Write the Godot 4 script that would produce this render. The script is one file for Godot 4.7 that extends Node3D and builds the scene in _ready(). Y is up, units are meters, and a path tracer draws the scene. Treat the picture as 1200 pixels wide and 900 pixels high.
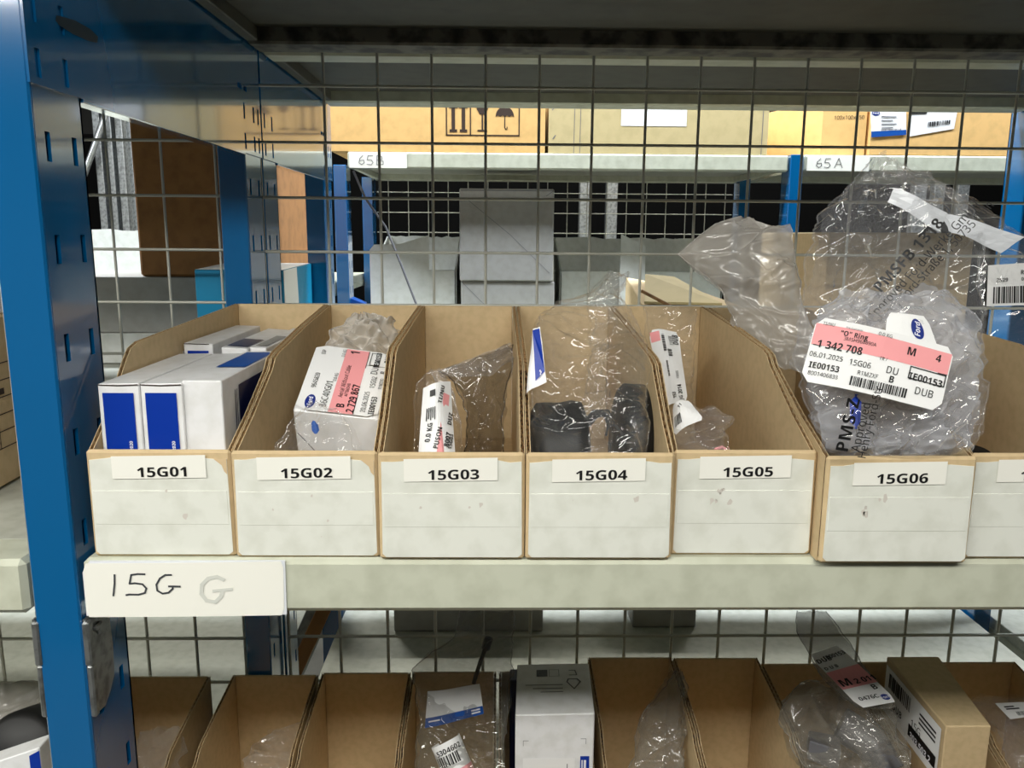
extends Node3D
# Storeroom shelving. One unit = one metre. The middle shelf's deck lies at y = 0, its front edge at z = 0; the floor is at y = -1.15.

const FOCAL := 939.37
const EYE := Vector3(0.0817, 0.2002, 0.4762)
var look := Vector3.ZERO
var side := Vector3.ZERO
var head := Vector3.ZERO
var M := {}
var used := {}
var fonts := {}
var texts := {}
var rng := RandomNumberGenerator.new()

func _ready():
	# ---- camera, air, light, exposure
	var yaw := 0.0183
	var pitch := 0.1827
	var roll := 0.0069
	look = Vector3(sin(yaw) * cos(pitch), -sin(pitch), -cos(yaw) * cos(pitch))
	var r := look.cross(Vector3.UP).normalized()
	var u := r.cross(look)
	side = cos(roll) * r + sin(roll) * u
	head = -sin(roll) * r + cos(roll) * u
	var cam := Camera3D.new(); cam.name = "camera"; add_child(cam)
	cam.transform = Transform3D(Basis(side, head, -look), EYE)
	cam.fov = rad_to_deg(2.0 * atan(450.0 / FOCAL)); cam.near = 0.02; cam.far = 60.0
	cam.current = true
	var we := WorldEnvironment.new(); we.name = "world"
	var env := Environment.new()
	env.background_mode = Environment.BG_COLOR; env.background_color = Color(0, 0, 0)
	env.tonemap_mode = Environment.TONE_MAPPER_LINEAR
	env.tonemap_exposure = 1.0
	env.sdfgi_enabled = true; env.ssao_enabled = true; env.ssil_enabled = true
	we.environment = env; add_child(we)
	rng.seed = 15
	materials()
	# lamps of the two aisles
	for k in 3:
		ceiling_lamp(Vector3(-2.85 + k * 1.4, 0.80, 0.90), Vector2(1.3, 0.22), FRONT_LAMP, ["left", "middle", "right"][k] + " one of the three batten lamps over the near aisle", "batten lamps over the near aisle")
	for k in 3:
		ceiling_lamp(Vector3(-1.25 + k * 1.5, 1.40, -1.15), Vector2(1.3, 0.16), FAR_LAMP, ["left", "middle", "right"][k] + " one of the three batten lamps over the far aisle", "batten lamps over the far aisle")
	for k in 2:
		ceiling_lamp(Vector3(-2.75 + k * 3.0, 1.50, 4.4), Vector2(1.3, 0.08), BACK_LAMP, ["left", "right"][k] + " one of the two batten lamps further back in the store", "batten lamps further back in the store")
	for k in 2:
		ceiling_lamp(Vector3(-0.55 + k * 1.6, 1.90, -2.60), Vector2(1.3, 0.16), BEYOND_LAMP, ["left", "right"][k] + " one of the two batten lamps beyond the facing rack", "batten lamps beyond the facing rack")
	room()
	racks()
	meshes()
	far_goods()
	bins()
	contents()
	lower_level()
	left_bay()

const FRONT_LAMP := 2.4
const BACK_LAMP := 1.6
const FAR_LAMP := 4.5
const BEYOND_LAMP := 7.0

# ---------------------------------------------------------------- measuring: where the line of sight through a spot of the photograph meets a plane
func ray(px: float, py: float) -> Vector3:
	return look + side * ((px - 600.0) / FOCAL) - head * ((py - 450.0) / FOCAL)
func at(px: float, py: float, z: float) -> Vector3:
	var d := ray(px, py); return EYE + d * ((z - EYE.z) / d.z)
func on_y(px: float, py: float, y: float) -> Vector3:
	var d := ray(px, py); return EYE + d * ((y - EYE.y) / d.y)
func on_x(px: float, py: float, x: float) -> Vector3:
	var d := ray(px, py); return EYE + d * ((x - EYE.x) / d.x)

# ---------------------------------------------------------------- naming
func numbered(called: String) -> String:
	used[called] = used.get(called, -1) + 1
	return called if used[called] == 0 else "%s_%03d" % [called, used[called]]
func tag(o: Node3D, label: String, category := "", group := "", kind := "") -> Node3D:
	if label: o.set_meta("label", label)
	if category: o.set_meta("category", category)
	if group: o.set_meta("group", group)
	if kind: o.set_meta("kind", kind)
	return o
func thing(called: String, label: String, category: String, base := Vector3.ZERO, group := "") -> Node3D:
	var o := Node3D.new(); o.name = numbered(called); o.position = base; add_child(o)
	tag(o, label, category, group); return o
func obj(called: String, s: SurfaceTool, m: Material, parent: Node3D = null, label := "") -> MeshInstance3D:
	s.generate_normals()
	var o := MeshInstance3D.new(); o.mesh = s.commit(); o.material_override = m
	return hang(o, called, parent, label)
func hang(o: MeshInstance3D, called: String, parent: Node3D, label := "") -> MeshInstance3D:
	if parent == null:
		o.name = numbered(called); add_child(o)
	else:
		o.name = called; parent.add_child(o, true)
		if not parent is MeshInstance3D: o.position -= parent.position      # shapes are given in the room's own axes
	if label: o.set_meta("label", label)
	return o
func piece(called: String, mesh: Mesh, m: Material, parent: Node3D, x: Transform3D) -> MeshInstance3D:
	var o := MeshInstance3D.new(); o.mesh = mesh; o.material_override = m; o.transform = x
	return hang(o, called, parent)
func copy_of(o: Node3D, move: Vector3, label: String, called := "") -> Node3D:
	var c := o.duplicate(); var base := String(o.name).rstrip("0123456789").trim_suffix("_") if called == "" else called
	c.name = numbered(base); add_child(c); c.position += move; c.set_meta("label", label); return c

# ---------------------------------------------------------------- shapes
func ST(smooth := false) -> SurfaceTool:
	var s := SurfaceTool.new(); s.begin(Mesh.PRIMITIVE_TRIANGLES); s.set_smooth_group(0 if smooth else -1); return s
func tri(s: SurfaceTool, a: Vector3, b: Vector3, c: Vector3) -> void:
	s.add_vertex(a); s.add_vertex(c); s.add_vertex(b)
func quad(s: SurfaceTool, a: Vector3, b: Vector3, c: Vector3, d: Vector3) -> void:
	tri(s, a, b, c); tri(s, a, c, d)
func out_face(s: SurfaceTool, p: Array, mid: Vector3) -> void:       # a flat face turned away from mid
	var c := Vector3.ZERO
	for v in p: c += v
	c /= p.size()
	var q := p
	if (p[1] - p[0]).cross(p[2] - p[0]).dot(c - mid) < 0.0:
		q = p.duplicate(); q.reverse()
	for k in range(1, q.size() - 1): tri(s, q[0], q[k], q[k + 1])
func hexa(s: SurfaceTool, c: Array, bev := 0.0) -> void:              # eight corners, counted x + 2y + 4z; chamfered edges
	var mid := Vector3.ZERO
	for v in c: mid += v / 8.0
	var b := [bev / maxf(c[0].distance_to(c[1]), 1e-5), bev / maxf(c[0].distance_to(c[2]), 1e-5), bev / maxf(c[0].distance_to(c[4]), 1e-5)]
	for k in 3: b[k] = minf(b[k], 0.45)
	var f := func(t: Vector3) -> Vector3:
		var lo: Vector3 = c[0].lerp(c[1], t.x).lerp(c[2].lerp(c[3], t.x), t.y)
		var hi: Vector3 = c[4].lerp(c[5], t.x).lerp(c[6].lerp(c[7], t.x), t.y)
		return lo.lerp(hi, t.z)
	var spot := func(axis: int, bits: int) -> Vector3:                 # the corner point that lies on the face across that axis
		var t := Vector3.ZERO
		for k in 3:
			var one := (bits >> k) & 1
			t[k] = float(one) if k == axis else (1.0 - b[k] if one else b[k])
		return f.call(t)
	for axis in 3:
		var i := (axis + 1) % 3
		var j := (axis + 2) % 3
		for sgn in 2:
			var n := sgn << axis
			out_face(s, [spot.call(axis, n), spot.call(axis, n | 1 << i), spot.call(axis, n | 1 << i | 1 << j), spot.call(axis, n | 1 << j)], mid)
	if bev <= 0.0: return
	for axis in 3:                                                      # edges that run along that axis
		var i := (axis + 1) % 3
		var j := (axis + 2) % 3
		for k in 4:
			var n := (k & 1) << i | (k >> 1) << j
			out_face(s, [spot.call(i, n), spot.call(i, n | 1 << axis), spot.call(j, n | 1 << axis), spot.call(j, n)], mid)
	for n in 8: out_face(s, [spot.call(0, n), spot.call(1, n), spot.call(2, n)], mid)
func box(s: SurfaceTool, lo: Vector3, hi: Vector3, bev := 0.0) -> void:
	var c := []
	for k in 8: c.append(Vector3(hi.x if k & 1 else lo.x, hi.y if k & 2 else lo.y, hi.z if k & 4 else lo.z))
	hexa(s, c, bev)
func tbox(s: SurfaceTool, x: Transform3D, size: Vector3, bev := 0.0) -> void:
	var c := []
	for k in 8: c.append(x * Vector3(size.x * (0.5 if k & 1 else -0.5), size.y * (0.5 if k & 2 else -0.5), size.z * (0.5 if k & 4 else -0.5)))
	hexa(s, c, bev)
func between(s: SurfaceTool, a: Vector3, b: Vector3, w: float, t: float, up := Vector3.UP, bev := 0.0) -> void:   # a bar from a to b
	var d := (b - a).normalized(); var x := up.cross(d).normalized(); var y := d.cross(x)
	tbox(s, Transform3D(Basis(x, y, d), (a + b) / 2.0), Vector3(w, t, a.distance_to(b)), bev)
func prism(s: SurfaceTool, outline: PackedVector2Array, o: Vector3, x: Vector3, y: Vector3, n: Vector3, depth: float) -> void:   # a flat outline in the axes x and y, grown along n
	var p := outline
	if Geometry2D.is_polygon_clockwise(p): p = p.duplicate(); p.reverse()
	var put := func(q: Vector2, d: float) -> Vector3: return o + x * q.x + y * q.y + n * d
	var right := x.cross(y).dot(n) > 0.0
	var tr := Geometry2D.triangulate_polygon(p)
	for k in range(0, tr.size(), 3):
		var a := p[tr[k]]; var b := p[tr[k + 1]]; var c := p[tr[k + 2]]
		if ((b - a).cross(c - a) > 0.0) != right:
			var e := b; b = c; c = e
		tri(s, put.call(a, depth), put.call(b, depth), put.call(c, depth))
		if depth != 0.0: tri(s, put.call(a, 0.0), put.call(c, 0.0), put.call(b, 0.0))
	if depth == 0.0: return
	for k in p.size():
		var a := p[k]; var b := p[(k + 1) % p.size()]
		if right: quad(s, put.call(a, 0.0), put.call(b, 0.0), put.call(b, depth), put.call(a, depth))
		else: quad(s, put.call(b, 0.0), put.call(a, 0.0), put.call(a, depth), put.call(b, depth))
func tube(s: SurfaceTool, pts: Array, rad: float, n := 8) -> void:
	var rings := []
	var last := Vector3(0.13, 0.57, 0.81)
	for k in pts.size():
		var d: Vector3 = (pts[mini(k + 1, pts.size() - 1)] - pts[maxi(k - 1, 0)]).normalized()
		var a := (last - d * last.dot(d)).normalized(); last = a
		var b := d.cross(a); var ring := []
		for j in n: ring.append(pts[k] + (a * cos(TAU * j / n) + b * sin(TAU * j / n)) * rad)
		rings.append(ring)
	for k in rings.size() - 1:
		for j in n: quad(s, rings[k][j], rings[k][(j + 1) % n], rings[k + 1][(j + 1) % n], rings[k + 1][j])
	out_face(s, rings[0], pts[1]); out_face(s, rings[-1], pts[-2])
func stroke(s: SurfaceTool, f: Callable, pts: Array, w: float) -> void:     # a pen stroke on a surface
	for k in pts.size() - 1:
		var a: Vector2 = pts[k]; var b: Vector2 = pts[k + 1]
		var d := (b - a).normalized() * w * 0.5; var n := Vector2(-d.y, d.x)
		a -= d * 0.6; b += d * 0.6
		quad(s, f.call(a.x - n.x, a.y - n.y), f.call(b.x - n.x, b.y - n.y), f.call(b.x + n.x, b.y + n.y), f.call(a.x + n.x, a.y + n.y))
func patch(s: SurfaceTool, f: Callable, u0: float, v0: float, u1: float, v1: float, n := 1) -> void:
	for k in n:
		var a := lerpf(u0, u1, float(k) / n); var b := lerpf(u0, u1, float(k + 1) / n)
		quad(s, f.call(a, v0), f.call(b, v0), f.call(b, v1), f.call(a, v1))
func shape(s: SurfaceTool, f: Callable, pts: Array) -> void:               # a filled outline on a surface
	var p := PackedVector2Array(pts)
	if Geometry2D.is_polygon_clockwise(p): p.reverse()
	var tr := Geometry2D.triangulate_polygon(p)
	for k in range(0, tr.size(), 3):
		var a := p[tr[k]]; var b := p[tr[k + 1]]; var c := p[tr[k + 2]]
		if (b - a).cross(c - a) < 0.0:
			var e := b; b = c; c = e
		tri(s, f.call(a.x, a.y), f.call(b.x, b.y), f.call(c.x, c.y))
func oval(cx: float, cy: float, rx: float, ry: float, n := 20) -> Array:
	var p := []
	for k in n: p.append(Vector2(cx + rx * cos(TAU * k / n), cy + ry * sin(TAU * k / n)))
	return p
func lathe(s: SurfaceTool, prof: Array, x: Transform3D, n := 40) -> void:  # (radius, height) pairs turned about the y axis of x
	for k in prof.size() - 1:
		for j in n:
			var a := TAU * j / n; var b := TAU * (j + 1) / n
			var p := func(q: Vector2, w: float) -> Vector3: return x * Vector3(q.x * cos(w), q.y, -q.x * sin(w))
			quad(s, p.call(prof[k], a), p.call(prof[k], b), p.call(prof[k + 1], b), p.call(prof[k + 1], a))
func perforated(s: SurfaceTool, o: Vector3, x: Vector3, y: Vector3, n: Vector3, w: float, h: float, t: float, holes: Array) -> void:   # a sheet with oblong holes [x0, y0, x1, y1]
	var us := [0.0, w]; var vs := [0.0, h]
	for q in holes:
		for k in 2:
			if not us.has(q[k * 2]): us.append(q[k * 2])
			if not vs.has(q[k * 2 + 1]): vs.append(q[k * 2 + 1])
	us.sort(); vs.sort()
	var solid := func(i: int, j: int) -> bool:
		if i < 0 or j < 0 or i >= us.size() - 1 or j >= vs.size() - 1: return false
		var mx: float = (us[i] + us[i + 1]) / 2.0; var my: float = (vs[j] + vs[j + 1]) / 2.0
		for q in holes:
			if mx > q[0] and mx < q[2] and my > q[1] and my < q[3]: return false
		return true
	var p := func(i: int, j: int, d: float) -> Vector3: return o + x * us[i] + y * vs[j] + n * d
	for i in us.size() - 1:
		for j in vs.size() - 1:
			if not solid.call(i, j): continue
			var mid: Vector3 = p.call(i, j, t / 2.0).lerp(p.call(i + 1, j + 1, t / 2.0), 0.5)
			for d in [0.0, t]: out_face(s, [p.call(i, j, d), p.call(i + 1, j, d), p.call(i + 1, j + 1, d), p.call(i, j + 1, d)], mid)
			for e in [[-1, 0, 0, 0, 0, 1], [1, 0, 1, 0, 1, 1], [0, -1, 0, 0, 1, 0], [0, 1, 0, 1, 1, 1]]:
				if not solid.call(i + e[0], j + e[1]):
					out_face(s, [p.call(i + e[2], j + e[3], 0.0), p.call(i + e[4], j + e[5], 0.0), p.call(i + e[4], j + e[5], t), p.call(i + e[2], j + e[3], t)], mid)

# ---------------------------------------------------------------- paper, print, lettering
func flat(o: Vector3, x: Vector3, y: Vector3) -> Callable:
	return func(u: float, v: float) -> Vector3: return o + x * u + y * v
func sheet(tl: Vector3, tr: Vector3, br: Vector3, bl: Vector3, bend := 0.0, wave := 0.0) -> Dictionary:   # a slightly curled paper between four corners; u and v in metres from its lower left
	var w := (tl.distance_to(tr) + bl.distance_to(br)) / 2.0; var h := (tl.distance_to(bl) + tr.distance_to(br)) / 2.0
	var n := (tr - bl).cross(tl - br).normalized()
	var f := func(u: float, v: float, d := 0.0) -> Vector3:
		var a := u / w; var b := v / h
		return bl.lerp(br, a).lerp(tl.lerp(tr, a), b) + n * (d + bend * sin(PI * clampf(a, 0, 1)) + wave * sin(7.0 * a + 3.0 * b) * sin(4.0 * b + 1.0))
	return {"w": w, "h": h, "n": n, "f": f}
func paper(called: String, parent: Node3D, d: Dictionary, m: Material, label := "", round_ := 0.08, nx := 12, ny := 8) -> MeshInstance3D:
	var s := ST(); var w: float = d.w; var h: float = d.h; var f: Callable = d.f
	for i in nx:
		for j in ny:
			var cut := func(a: float, b: float) -> Vector3:           # rounded corners
				var e := (absf(b / ny - 0.5) - 0.5 + round_) / round_ if round_ > 0.0 else 0.0
				var inset := 0.0 if e <= 0.0 else round_ * h * (1.0 - sqrt(maxf(0.0, 1.0 - e * e)))
				return f.call(lerpf(inset, w - inset, a / nx), h * b / ny)
			quad(s, cut.call(i, j), cut.call(i + 1, j), cut.call(i + 1, j + 1), cut.call(i, j + 1))
	return obj(called, s, m, parent, label)
func lift(d: Dictionary, by: float) -> Callable:
	var f: Callable = d.f
	return func(u: float, v: float) -> Vector3: return f.call(u, v, by)
func glyphs(text: String, bold: bool, fine: bool) -> PackedVector3Array:
	var key := text + ("*" if bold else "") + ("'" if fine else "")
	if not texts.has(key):
		var t := TextMesh.new()
		if not fonts.has(bold):
			var fo := SystemFont.new(); fo.font_names = PackedStringArray(["Droid Sans"]); fo.font_weight = 700 if bold else 400; fonts[bold] = fo
		t.font = fonts[bold]; t.text = text; t.font_size = 64; t.pixel_size = 1.0 / 46.0; t.depth = 0.0; t.curve_step = 2.0 if fine else 8.0
		texts[key] = t.get_mesh_arrays()[Mesh.ARRAY_VERTEX]
	return texts[key]
func letter(s: SurfaceTool, f: Callable, text: String, u: float, v: float, h: float, bold := true, stretch := 1.0, align := 0, turn := 0.0, fine := false) -> void:   # capitals h high, centred at (u, v)
	var g := glyphs(text, bold, fine)
	var lo := 1e9; var hi := -1e9
	for q in g: lo = minf(lo, q.x); hi = maxf(hi, q.x)
	var mid := (lo + hi) / 2.0 if align == 0 else lo if align < 0 else hi
	var p := []
	for q in g:
		var a := Vector2((q.x - mid) * h * stretch, q.y * h - 0.0).rotated(turn)
		p.append(f.call(u + a.x, v + a.y))
	for k in range(0, p.size(), 3): s.add_vertex(p[k]); s.add_vertex(p[k + 1]); s.add_vertex(p[k + 2])
func bars(s: SurfaceTool, f: Callable, u0: float, v0: float, u1: float, v1: float, n := 30) -> void:   # a bar code
	var x := u0; var step := (u1 - u0) / n / 2.0
	while x < u1 - step:
		var w: float = step * [0.7, 1.0, 1.6, 2.2][rng.randi() % 4]
		quad(s, f.call(x, v0), f.call(minf(x + w, u1), v0), f.call(minf(x + w, u1), v1), f.call(x, v1))
		x += w + step * [0.7, 1.0, 1.5][rng.randi() % 3]
func frame(s: SurfaceTool, f: Callable, u0: float, v0: float, u1: float, v1: float, t: float) -> void:
	patch(s, f, u0, v0, u1, v0 + t); patch(s, f, u0, v1 - t, u1, v1); patch(s, f, u0, v0, u0 + t, v1); patch(s, f, u1 - t, v0, u1, v1)
func badge(parent: Node3D, d: Dictionary, u: float, v: float, rx: float, ry: float, turn := 0.0) -> void:   # a blue oval with light script
	var s := ST(); shape(s, lift(d, 0.0004), oval(u, v, rx, ry)); obj("oval_badge", s, M.logo_blue, parent)
	s = ST(); letter(s, lift(d, 0.0006), "Ford", u, v, minf(rx, ry) * 0.85, true, 1.0, 0, turn); obj("badge_lettering", s, M.white_ink, parent)

# ---------------------------------------------------------------- thin plastic
func along(line: Array, t: float) -> Vector3:
	var len := 0.0
	for k in line.size() - 1: len += line[k].distance_to(line[k + 1])
	var left := t * len
	for k in line.size() - 1:
		var e: float = line[k].distance_to(line[k + 1])
		if left <= e or k == line.size() - 2: return line[k].lerp(line[k + 1], clampf(left / maxf(e, 1e-6), 0.0, 1.0))
		left -= e
	return line[-1]
func spots(a: Array) -> Array:
	var p := []
	for q in a: p.append(at(q[0], q[1], q[2]))
	return p
# A piecewise flat, creased height field over a rectangle: random spots with random heights, joined by a Delaunay net, then slightly rounded.
func creased(g: RandomNumberGenerator, nu: int, nv: int, wide: float, tall: float, facet: float, amp: float) -> PackedFloat32Array:
	var z := PackedFloat32Array(); z.resize((nu + 1) * (nv + 1))
	for step in 2:
		var d := facet if step == 0 else facet * 0.36
		var h := amp * 1.5 if step == 0 else amp * 0.5
		var pts := PackedVector2Array(); var hs := PackedFloat32Array()
		for k in clampi(int(wide * tall / d / d), 5, 400): pts.append(Vector2(g.randf_range(0, wide), g.randf_range(0, tall)))
		for k in 9:
			for q in [Vector2(-0.05 * wide, k / 8.0 * tall), Vector2(1.05 * wide, k / 8.0 * tall), Vector2(k / 8.0 * wide, -0.05 * tall), Vector2(k / 8.0 * wide, 1.05 * tall)]: pts.append(q + Vector2(g.randf(), g.randf()) * d * 0.2)
		for k in pts.size(): hs.append(g.randf_range(-h, h))
		var tr := Geometry2D.triangulate_delaunay(pts)
		for k in range(0, tr.size(), 3):
			var p0 := pts[tr[k]]; var p1 := pts[tr[k + 1]]; var p2 := pts[tr[k + 2]]
			var area := (p1 - p0).cross(p2 - p0)
			if absf(area) < 1e-12: continue
			var x0 := maxi(int(ceil(minf(p0.x, minf(p1.x, p2.x)) / wide * nu)), 0); var x1 := mini(int(floor(maxf(p0.x, maxf(p1.x, p2.x)) / wide * nu)), nu)
			var y0 := maxi(int(ceil(minf(p0.y, minf(p1.y, p2.y)) / tall * nv)), 0); var y1 := mini(int(floor(maxf(p0.y, maxf(p1.y, p2.y)) / tall * nv)), nv)
			for j in range(y0, y1 + 1):
				for i in range(x0, x1 + 1):
					var q := Vector2(float(i) / nu * wide, float(j) / nv * tall)
					var b1 := (q - p0).cross(p2 - p0) / area; var b2 := (p1 - p0).cross(q - p0) / area
					if b1 >= -1e-5 and b2 >= -1e-5 and b1 + b2 <= 1.00002:
						var at_ := j * (nu + 1) + i
						if step == 0: z[at_] = hs[tr[k]] * (1.0 - b1 - b2) + hs[tr[k + 1]] * b1 + hs[tr[k + 2]] * b2
						else: z[at_] += (hs[tr[k]] * (1.0 - b1 - b2) + hs[tr[k + 1]] * b1 + hs[tr[k + 2]] * b2) * 0.5
	for k in int(wide * tall / (facet * facet) * 1.7) + 3:              # pinched folds, mostly lying across
		var a := Vector2(g.randf_range(-0.1, 0.9) * wide, g.randf() * tall)
		var w := g.randfn(0.25 if g.randf() < 0.6 else -0.5, 0.35); var len := minf(g.randf_range(0.8, 3.0) * facet, wide * 0.8)
		var b := a + Vector2(cos(w), -sin(w)) * len * 0.5; var c := b + Vector2(cos(w + g.randfn(0.0, 0.45)), -sin(w)) * len * 0.5
		var h := g.randf_range(0.4, 1.0) * minf(amp * 0.7, 0.0026); var rad := g.randf_range(0.0013, 0.0028)
		for j in range(maxi(int((minf(a.y, minf(b.y, c.y)) - 0.005) / tall * nv), 0), mini(int((maxf(a.y, maxf(b.y, c.y)) + 0.005) / tall * nv), nv) + 1):
			for i in range(maxi(int((minf(a.x, minf(b.x, c.x)) - 0.005) / wide * nu), 0), mini(int((maxf(a.x, maxf(b.x, c.x)) + 0.005) / wide * nu), nu) + 1):
				var q := Vector2(float(i) / nu * wide, float(j) / nv * tall)
				var d := minf(q.distance_to(Geometry2D.get_closest_point_to_segment(q, a, b)), q.distance_to(Geometry2D.get_closest_point_to_segment(q, b, c))) / rad
				if d < 2.4: z[j * (nu + 1) + i] += h * exp(-d * d)
	var soft := z.duplicate()
	for j in range(1, nv):
		for i in range(1, nu):
			var c := j * (nu + 1) + i
			soft[c] = z[c] * 0.6 + (z[c - 1] + z[c + 1] + z[c - nu - 1] + z[c + nu + 1]) * 0.10
	return soft
# A bag of clear film between a left and a right edge, both from the top down: two creased skins that meet at the rim.
func film(called: String, parent: Node3D, lines: Array, m: Material, bulge: float, amp: float, seed_: int, cell := 0.0022, facet := 0.02, back := true, label := "") -> MeshInstance3D:
	var L := spots(lines[0]); var R := spots(lines[1])
	var tall := 0.0; var wide := 0.0
	for k in 11: wide = maxf(wide, along(L, k / 10.0).distance_to(along(R, k / 10.0)))
	for k in L.size() - 1: tall += L[k].distance_to(L[k + 1])
	var nu := clampi(int(wide / (cell * 0.8)), 10, 150); var nv := clampi(int(tall / (cell * 0.8)), 10, 200)
	var g := RandomNumberGenerator.new(); g.seed = seed_
	var n := Vector3(0.1, 0.25, 1.0).normalized()
	var s := ST(true)
	for layer in ([1.0, -1.0] if back else [1.0]):
		var field := creased(g, nu, nv, wide, tall, facet, amp)
		var edge := creased(g, 4, nv, wide, tall, facet, amp * 0.5)
		s.set_smooth_group(1 if layer > 0 else 2)
		var grid := []
		for j in nv + 1:
			var row := []
			var v := float(j) / nv
			var a := along(L, v); var b := along(R, v)
			a.x += edge[j * 5 + 1]; b.x += edge[j * 5 + 3]
			for i in nu + 1:
				var t := float(i) / nu
				var p := a.lerp(b, t)
				var rim := pow(sin(PI * clampf(t, 0.001, 0.999)), 0.6) * pow(sin(PI * clampf(v * 0.96 + 0.02, 0.0, 1.0)), 0.5)
				var z := field[j * (nu + 1) + i]
				p += n * (layer * bulge * rim + z * (0.25 + 0.75 * rim)) + Vector3(0, z * 0.4, 0)
				row.append(p)
			grid.append(row)
		for j in nv:
			for i in nu:
				if layer > 0: quad(s, grid[j + 1][i], grid[j + 1][i + 1], grid[j][i + 1], grid[j][i])
				else: quad(s, grid[j][i], grid[j][i + 1], grid[j + 1][i + 1], grid[j + 1][i])
		if layer > 0:                                                   # the welded rim
			s.set_smooth_group(3)
			for i in [0, nu]:
				var line := []
				for j in range(0, nv + 1, 2): line.append(grid[j][i])
				if line.size() > 2: tube(s, line, 0.00055, 5)
	return obj(called, s, m, parent, label)

# ---------------------------------------------------------------- materials
func paint(c: Color, rough := 0.5, spec := 0.5, metal := 0.0) -> StandardMaterial3D:
	var m := StandardMaterial3D.new(); m.albedo_color = c; m.roughness = rough; m.metallic_specular = spec; m.metallic = metal; return m
func mottled(c: Color, low: float, scale_: float, rough := 0.6, seed_ := 1, octaves := 5, bump := 0.0) -> StandardMaterial3D:   # a colour broken by soft blotches
	var m := paint(c, rough)
	var t := NoiseTexture2D.new(); t.width = 512; t.height = 512; t.seamless = true
	var n := FastNoiseLite.new(); n.seed = seed_; n.frequency = 0.012; n.fractal_octaves = octaves; t.noise = n
	var ramp := Gradient.new(); ramp.set_color(0, Color(low, low, low * 0.99)); ramp.set_color(1, Color(1, 1, 1)); ramp.set_offset(0, 0.15); ramp.set_offset(1, 0.62)
	t.color_ramp = ramp; m.albedo_texture = t
	m.uv1_triplanar = true; m.uv1_scale = Vector3.ONE * scale_
	if bump != 0.0: m.heightmap_enabled = true; m.heightmap_texture = t; m.heightmap_scale = bump
	return m
func clear(haze: float, c := Color(0.8, 0.8, 0.8), rough := 0.06, spec := 0.5) -> StandardMaterial3D:
	var m := paint(Color(c.r, c.g, c.b, haze), rough, spec); m.transparency = BaseMaterial3D.TRANSPARENCY_ALPHA; m.cull_mode = BaseMaterial3D.CULL_DISABLED; return m
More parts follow.
